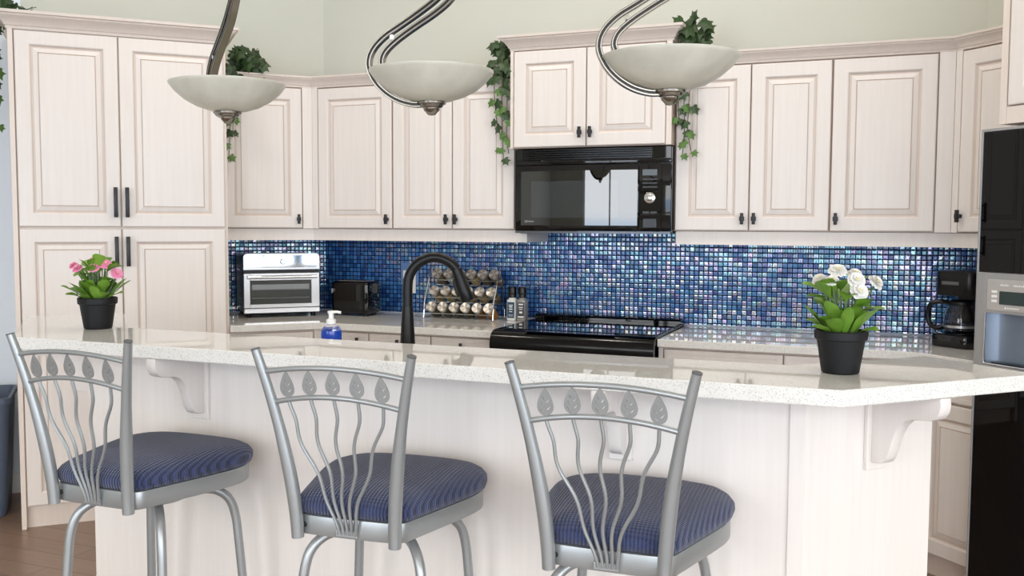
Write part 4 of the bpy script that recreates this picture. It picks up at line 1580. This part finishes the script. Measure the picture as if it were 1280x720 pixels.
def flower_pot(label, u, v, petal, flowers, leaves, seed, view_rot):
    rnd = random.Random(seed)
    root = thing('potted_flowers', label, 'potted plant', (u, v, BZ1), view_rot)
    obj('pot', lathe(BM(), [(0, 0), (.043, 0), (.0455, .003), (.0575, .083), (.0605, .0835), (.0635, .086), (.0645, .104), (.063, .1065), (.0595, .1065), (.058, .092), (.0, .092)], 48), M['pot'], root, smooth=30)
    obj('soil', lathe(BM(), [(0, .0935), (.05, .0925), (.0575, .0922)], 32, cap=False), M['soil'], root, smooth=True)
    bm = BM()
    for ang, ln, wd, rise, droop, r0, z0 in leaves:
        a = math.radians(ang)
        leaf_surface(bm, Vector((r0 * math.cos(a), r0 * math.sin(a), z0)), a, ln, wd, math.radians(rise), droop, rnd, rnd.choice((0, 0, 1)))
    obj('foliage', bm, [M['leaf'], M['leaf_b']], root)
    bm = BM()
    for x, y, z, r, tx, ty in flowers:
        b = Vector((x * .25 + rnd.uniform(-.01, .01), y * .25, .092))
        tube(bm, spline([b, b.lerp(Vector((x, y, z)), .5) + Vector((0, 0, .012)), Vector((x, y - .012, z + .007))], 5), .0021, 6)
    for ang, ln, wd, rise, droop, r0, z0 in leaves:
        if z0 > .11:
            a = math.radians(ang)
            tube(bm, [(r0 * .6 * math.cos(a), r0 * .6 * math.sin(a), .092), (r0 * math.cos(a), r0 * math.sin(a), z0)], .002, 6)
    obj('stems', bm, M['stem'], root, smooth=True)
    for x, y, z, r, tx, ty in flowers:
        f = obj('flower', flower_bm(r * 1.03, rnd), petal, root)
        f.location = (x, y - .012, z + .010)
        f.rotation_mode = 'ZYX'
        f.rotation_euler = (-tx + .25, ty, rnd.uniform(0, 6))
        bmc = BM()
        lathe(bmc, [(0, .0095), (r * .16, .009), (r * .2, .006)], 10, cap=False)
        obj('flower_centre', bmc, M['flower_c'], f, smooth=True)
    return root


VR = math.radians(21.7)       # pots turned so that their x axis lies along the view
def leaf_set(seed, spread):
    rd = random.Random(seed)
    out = []
    for k in range(15):         # low leaves arching over the rim
        out.append((24 * k + rd.uniform(-10, 10), rd.uniform(.085, .118) * spread, rd.uniform(.015, .022), rd.uniform(34, 58), rd.uniform(.012, .035), .03, .093))
    for k in range(14):         # mid leaves
        out.append((25.7 * k + 9 + rd.uniform(-12, 12), rd.uniform(.075, .10) * spread, rd.uniform(.019, .026), rd.uniform(52, 74), rd.uniform(.014, .026), .02, rd.uniform(.093, .115)))
    for k in range(19):         # upper leaves on the stems
        out.append((18.95 * k * 3.0 + rd.uniform(-12, 12), rd.uniform(.056, .080) * spread, rd.uniform(.018, .024), rd.uniform(14, 62), rd.uniform(.006, .022), rd.uniform(.015, .045), rd.uniform(.145, .208)))
    return out


LV, LV2 = leaf_set(5, 1.0), leaf_set(8, 1.04)
flower_pot('charcoal pot of white double daisies on the right end of the bar', -.107, 2.388, M['petal_w'],
           [(-.020, -.01, .245, .023, -.3, -.1), (-.055, .02, .222, .019, -.2, -.5), (-.040, -.03, .222, .017, -.4, -.3), (.030, .01, .236, .019, -.3, .1), (.018, -.035, .224, .022, -.75, 0), (.022, -.045, .198, .023, -.85, .1), (.078, 0, .216, .022, -.5, .55)],
           LV, 4, VR).scale = (.96, .96, .96)
flower_pot('charcoal pot of pink double daisies on the left end of the bar', -2.44, 2.412, M['petal_p'],
           [(-.074, 0, .205, .016, -.3, -.4), (-.052, -.02, .196, .018, -.4, -.2), (-.006, .01, .224, .018, -.2, 0), (.008, -.03, .200, .020, -.5, 0), (.040, -.01, .211, .020, -.5, .2), (.074, 0, .180, .021, -.6, .6)],
           LV2, 9, VR).scale = (.97, .97, .97)

# ------------------------------------------------------------------ pendants


def make_pendant(label, u, v, ang):
    root = thing('pendant_lamp', label, 'pendant lamp', (u, v, CEIL - .001), ang, 'pendant lamps over the bar')
    z0 = -(CEIL - .001)
    R_ = .165
    prof = [(.028, 1.7435), (.055, 1.7475), (.090, 1.759), (.122, 1.777), (.148, 1.799), (.161, 1.816), (.1655, 1.8225), (.1655, 1.825), (.163, 1.826), (.157, 1.822), (.144, 1.805), (.118, 1.785), (.088, 1.767), (.055, 1.755), (.028, 1.751)]
    obj('glass_bowl', lathe(BM(), [(r, z + z0) for r, z in prof + [prof[0]]], 56, cap=False), M['alabaster'], root, smooth=50)
    obj('finial', lathe(BM(), [(r, z + z0) for r, z in [(0, 1.708), (.010, 1.710), (.015, 1.716), (.021, 1.722), (.022, 1.728), (.030, 1.731), (.032, 1.7365), (.038, 1.7385), (.039, 1.7435), (.034, 1.7455), (0, 1.7455)]], 32), M['nickel'], root, smooth=40)
    obj('lamp_holder', lathe(BM(), [(r, z + z0) for r, z in [(0, 1.757), (.024, 1.757), (.024, 1.79), (.015, 1.80), (.015, 1.815), (0, 1.815)]], 24), M['nickel'], root, smooth=40)
    sec = [(-.0075, -.009), (-.0062, -.0108), (-.0032, -.0108), (-.0016, -.0080), (.0016, -.0080), (.0032, -.0108), (.0062, -.0108), (.0075, -.009),
           (.0075, .009), (.0062, .0108), (.0032, .0108), (.0016, .0080), (-.0016, .0080), (-.0032, .0108), (-.0062, .0108), (-.0075, .009)]
    dark = (2, 3, 4, 10, 11, 12)
    top = [(.075, 2.075), (.092, 2.13), (.086, 2.19), (.056, 2.26), (.02, 2.34), (.004, 2.42), (0, 2.50)]
    outer = [(-.012, 1.7385), (-.050, 1.738), (-.092, 1.750), (-.130, 1.774), (-.158, 1.806), (-.173, 1.845), (-.163, 1.883), (-.130, 1.918), (-.084, 1.947), (-.026, 1.984), (.022, 2.020)]
    inner = [(-.090, 1.800), (-.118, 1.822), (-.136, 1.848), (-.128, 1.877), (-.098, 1.906), (-.048, 1.940), (.010, 1.976), (.052, 2.010)]
    po = spline([(x, 0, z + z0) for x, z in outer + top], 5)
    pin = spline([(x, 0, z + z0) for x, z in inner + [(x + .026 * max(0, (2.42 - z) / .40), z - .006) for x, z in top[:4]] + [(.030, 2.335), (.012, 2.42)]], 5)
    obj('swoop_arm', sweep(BM(), po, sec, up=(0, 1, 0), alt=dark), [M['nickel'], M['nickel_dark']], root, smooth=30)
    obj('inner_arm', sweep(BM(), pin, sec, up=(0, 1, 0), alt=dark), [M['nickel'], M['nickel_dark']], root, smooth=30)
    obj('spacer', tube(BM(), [(-.106, -.011, 1.916 + z0), (-.106, .011, 1.916 + z0)], .0058, 12), M['chrome'], root, smooth=True)
    obj('spacer', tube(BM(), [(.03, 0, 2.02 + z0), (.052, 0, 2.005 + z0)], .004, 8), M['chrome'], root, smooth=True)
    bm = BM()
    tube(bm, [(0, 0, 2.49 + z0), (0, 0, -.02)], .008, 12)
    obj('down_rod', bm, M['nickel'], root, smooth=True)
    obj('ceiling_canopy', lathe(BM(), [(0, 0), (.06, 0), (.058, -.012), (.03, -.024), (0, -.025)], 32), M['nickel'], root, smooth=40)
    return root


pd = make_pendant('alabaster bowl pendant lamp at left, nearest the pantry, its arm seen edge-on', -1.812, 2.3, VR - math.radians(56))
p2 = copy_tree(pd)
p2.location.x, p2.rotation_euler.z = -1.150, VR - math.radians(10)
p2['label'] = 'alabaster bowl pendant lamp with swooping nickel arm above the middle stool'
p3 = copy_tree(pd)
p3.location.x, p3.rotation_euler.z = -.509, VR
p3['label'] = 'alabaster bowl pendant lamp with swooping nickel arm before the microwave cabinet'

# ------------------------------------------------------------------ ivy


def ivy_leaf(bm, pos, size, nrm, up, mi):
    """five-lobed leaf hanging from pos"""
    nrm = nrm.normalized()
    dn = (up - nrm * up.dot(nrm)).normalized()
    sd = dn.cross(nrm).normalized()
    out = [(0, .02), (.16, -.06), (.40, -.02), (.50, .14), (.34, .26), (.42, .44), (.56, .60), (.30, .60), (.14, .72), (0, 1.0)]
    loop = out + [(-x, y) for x, y in out[-2:0:-1]]
    c = bm.verts.new(pos + dn * (.38 * size) + nrm * .06 * size)
    vs = [bm.verts.new(pos + sd * (x * size) + dn * (y * size) - nrm * (.30 * size * (x * x + .5 * (y - .4) ** 2))) for x, y in loop]
    n = len(vs)
    for i in range(n):
        f = bm.faces.new((c, vs[i], vs[(i + 1) % n]))
        f.material_index = mi


def ivy(label, loc, rotz, clump, strands, seed):
    """clump: (x0,x1,y0,y1,z0,z1,count) local; strands: list of point lists; front faces -y"""
    rnd = random.Random(seed)
    root = thing('ivy_garland', label, 'ivy', loc, rotz, None)
    lf, vn = BM(), BM()
    x0, x1, y0, y1, z0, z1, cnt = clump
    for i in range(cnt):
        p = Vector((rnd.uniform(x0, x1), rnd.uniform(y0, y1), z0 + (z1 - z0) * rnd.random() ** 1.2))
        ivy_leaf(lf, p, rnd.uniform(.052, .078), Vector((rnd.uniform(-.9, .9), -1, rnd.uniform(-.2, .9))), Vector((rnd.uniform(-.9, .9), -.2, rnd.uniform(-1, .5))), 0)
    for sp in strands:
        pts = spline([Vector(p) for p in sp], 6)
        tube(vn, pts, .0022, 6)
        acc, sgn = 0.0, 1
        for a, b in zip(pts, pts[1:]):
            acc += (b - a).length
            if acc > .037:
                acc = 0
                sgn = -sgn
                t = (sp[0][2] - b.z) / max(.01, (sp[0][2] - sp[-1][2]))
                s = rnd.uniform(.052, .070) * (1 - .35 * max(0, t))
                p = b + Vector((sgn * rnd.uniform(.004, .022), -.006, 0))
                ivy_leaf(lf, p, s, Vector((sgn * rnd.uniform(0, .7), -1, rnd.uniform(0, .5))), Vector((sgn * rnd.uniform(.1, .9), -.1, -1)), 1 if (t > .45 and rnd.random() < .65) else 0)
    for i in range(3):
        p = Vector((rnd.uniform(x0, x1), (y0 + y1) / 2, z0))
        tube(vn, spline([p, p + Vector((rnd.uniform(-.03, .03), 0, (z1 - z0) * .6)), p + Vector((rnd.uniform(-.06, .06), -.02, z1 - z0))], 4), .0018, 5)
    obj('leaves', lf, [M['ivy'], M['ivy_l']], root)
    obj('vines', vn, M['vine'], root, smooth=True)
    return root


TZ = UZ1 + .059
# right of the pantry, on the first wall cabinet
ivy('ivy trailing from the wall cabinet top beside the pantry, behind the left lamp', PF(.60, At) + (TZ,), D45,
    (0.045, .17, -.05, .06, 0.005, .13, 32), [[(.02, .02, .03), (.012, -.055, .03), (.012, -.055, -.10), (.022, -.05, -.28), (.012, -.05, -.47)], [(.05, .0, .03), (.045, -.06, .0), (.04, -.055, -.15), (.035, -.05, -.34)], [(.10, .0, .04), (.18, -.05, .07), (.235, -.055, .03)]], 3)
ivy('ivy trailing down the left side of the microwave cabinet', (mu0, 4.434, TZ), 0,
    (-.10, -.012, -.045, .05, -.03, .12, 34), [[(-.04, .0, .06), (-.045, -.058, .02), (-.05, -.055, -.15), (-.052, -.04, -.33), (-.048, -.035, -.49)], [(-.08, .0, .03), (-.085, -.058, 0), (-.09, -.055, -.15), (-.08, -.04, -.30)],
                                                  [(-.02, .0, .03), (-.022, -.055, .0), (-.022, -.055, -.18), (-.03, -.04, -.36), (-.02, -.035, -.44)]], 11)
ivy('ivy trailing down the right side of the microwave cabinet', (mu1, 4.434, TZ), 0,
    (.012, .15, -.045, .05, 0.005, .145, 36), [[(.04, .0, .06), (.045, -.058, .02), (.05, -.055, -.15), (.055, -.04, -.33), (.045, -.035, -.49)], [(.07, .0, .03), (.075, -.058, 0), (.08, -.055, -.15), (.07, -.04, -.34), (.085, -.035, -.45)],
                                                 [(.03, .0, .03), (.025, -.055, .0), (.025, -.055, -.18), (.03, -.04, -.32)]], 21)
ivy('ivy trailing over the left side of the tall pantry at the photo edge', PF(PS0, PFt + .25) + (2.363,), D45,
    (-.02, .10, -.05, .06, .004, .07, 20), [[(-.02, .0, .02), (-.075, .0, -.02), (-.085, .0, -.15), (-.075, .0, -.32), (-.08, .0, -.52)], [(-.03, .05, .02), (-.10, .05, -.02), (-.11, .05, -.2), (-.10, .05, -.44)], [(-.03, -.05, .02), (-.075, -.06, -.02), (-.080, -.06, -.2), (-.07, -.06, -.38)]], 31)

# ------------------------------------------------------------------ waste bin
wb = thing('waste_bin', 'slate blue plastic waste bin on the floor left of the pantry', 'bin', PF(-.585, 5.28) + (0,), D45)
bm = BM()
vs = []
for hw_, hd_, z in ((.125, .17, 0), (.128, .175, .004), (.155, .21, .555), (.165, .22, .557), (.165, .22, .583), (.157, .212, .585), (.150, .205, .58), (.122, .165, .012)):
    pts = rrect(-hw_, hw_, -hd_, hd_, .035, 5)
    vs.append([bm.verts.new((x, y, z)) for x, y in pts])
n = len(vs[0])
for A, B in zip(vs, vs[1:]):
    for i in range(n):
        bm.faces.new((A[i], A[(i + 1) % n], B[(i + 1) % n], B[i]))
bm.faces.new(vs[0][::-1])
bm.faces.new(vs[-1])
bmesh.ops.recalc_face_normals(bm, faces=bm.faces[:])
obj('tub', bm, M['bin'], wb, smooth=35)
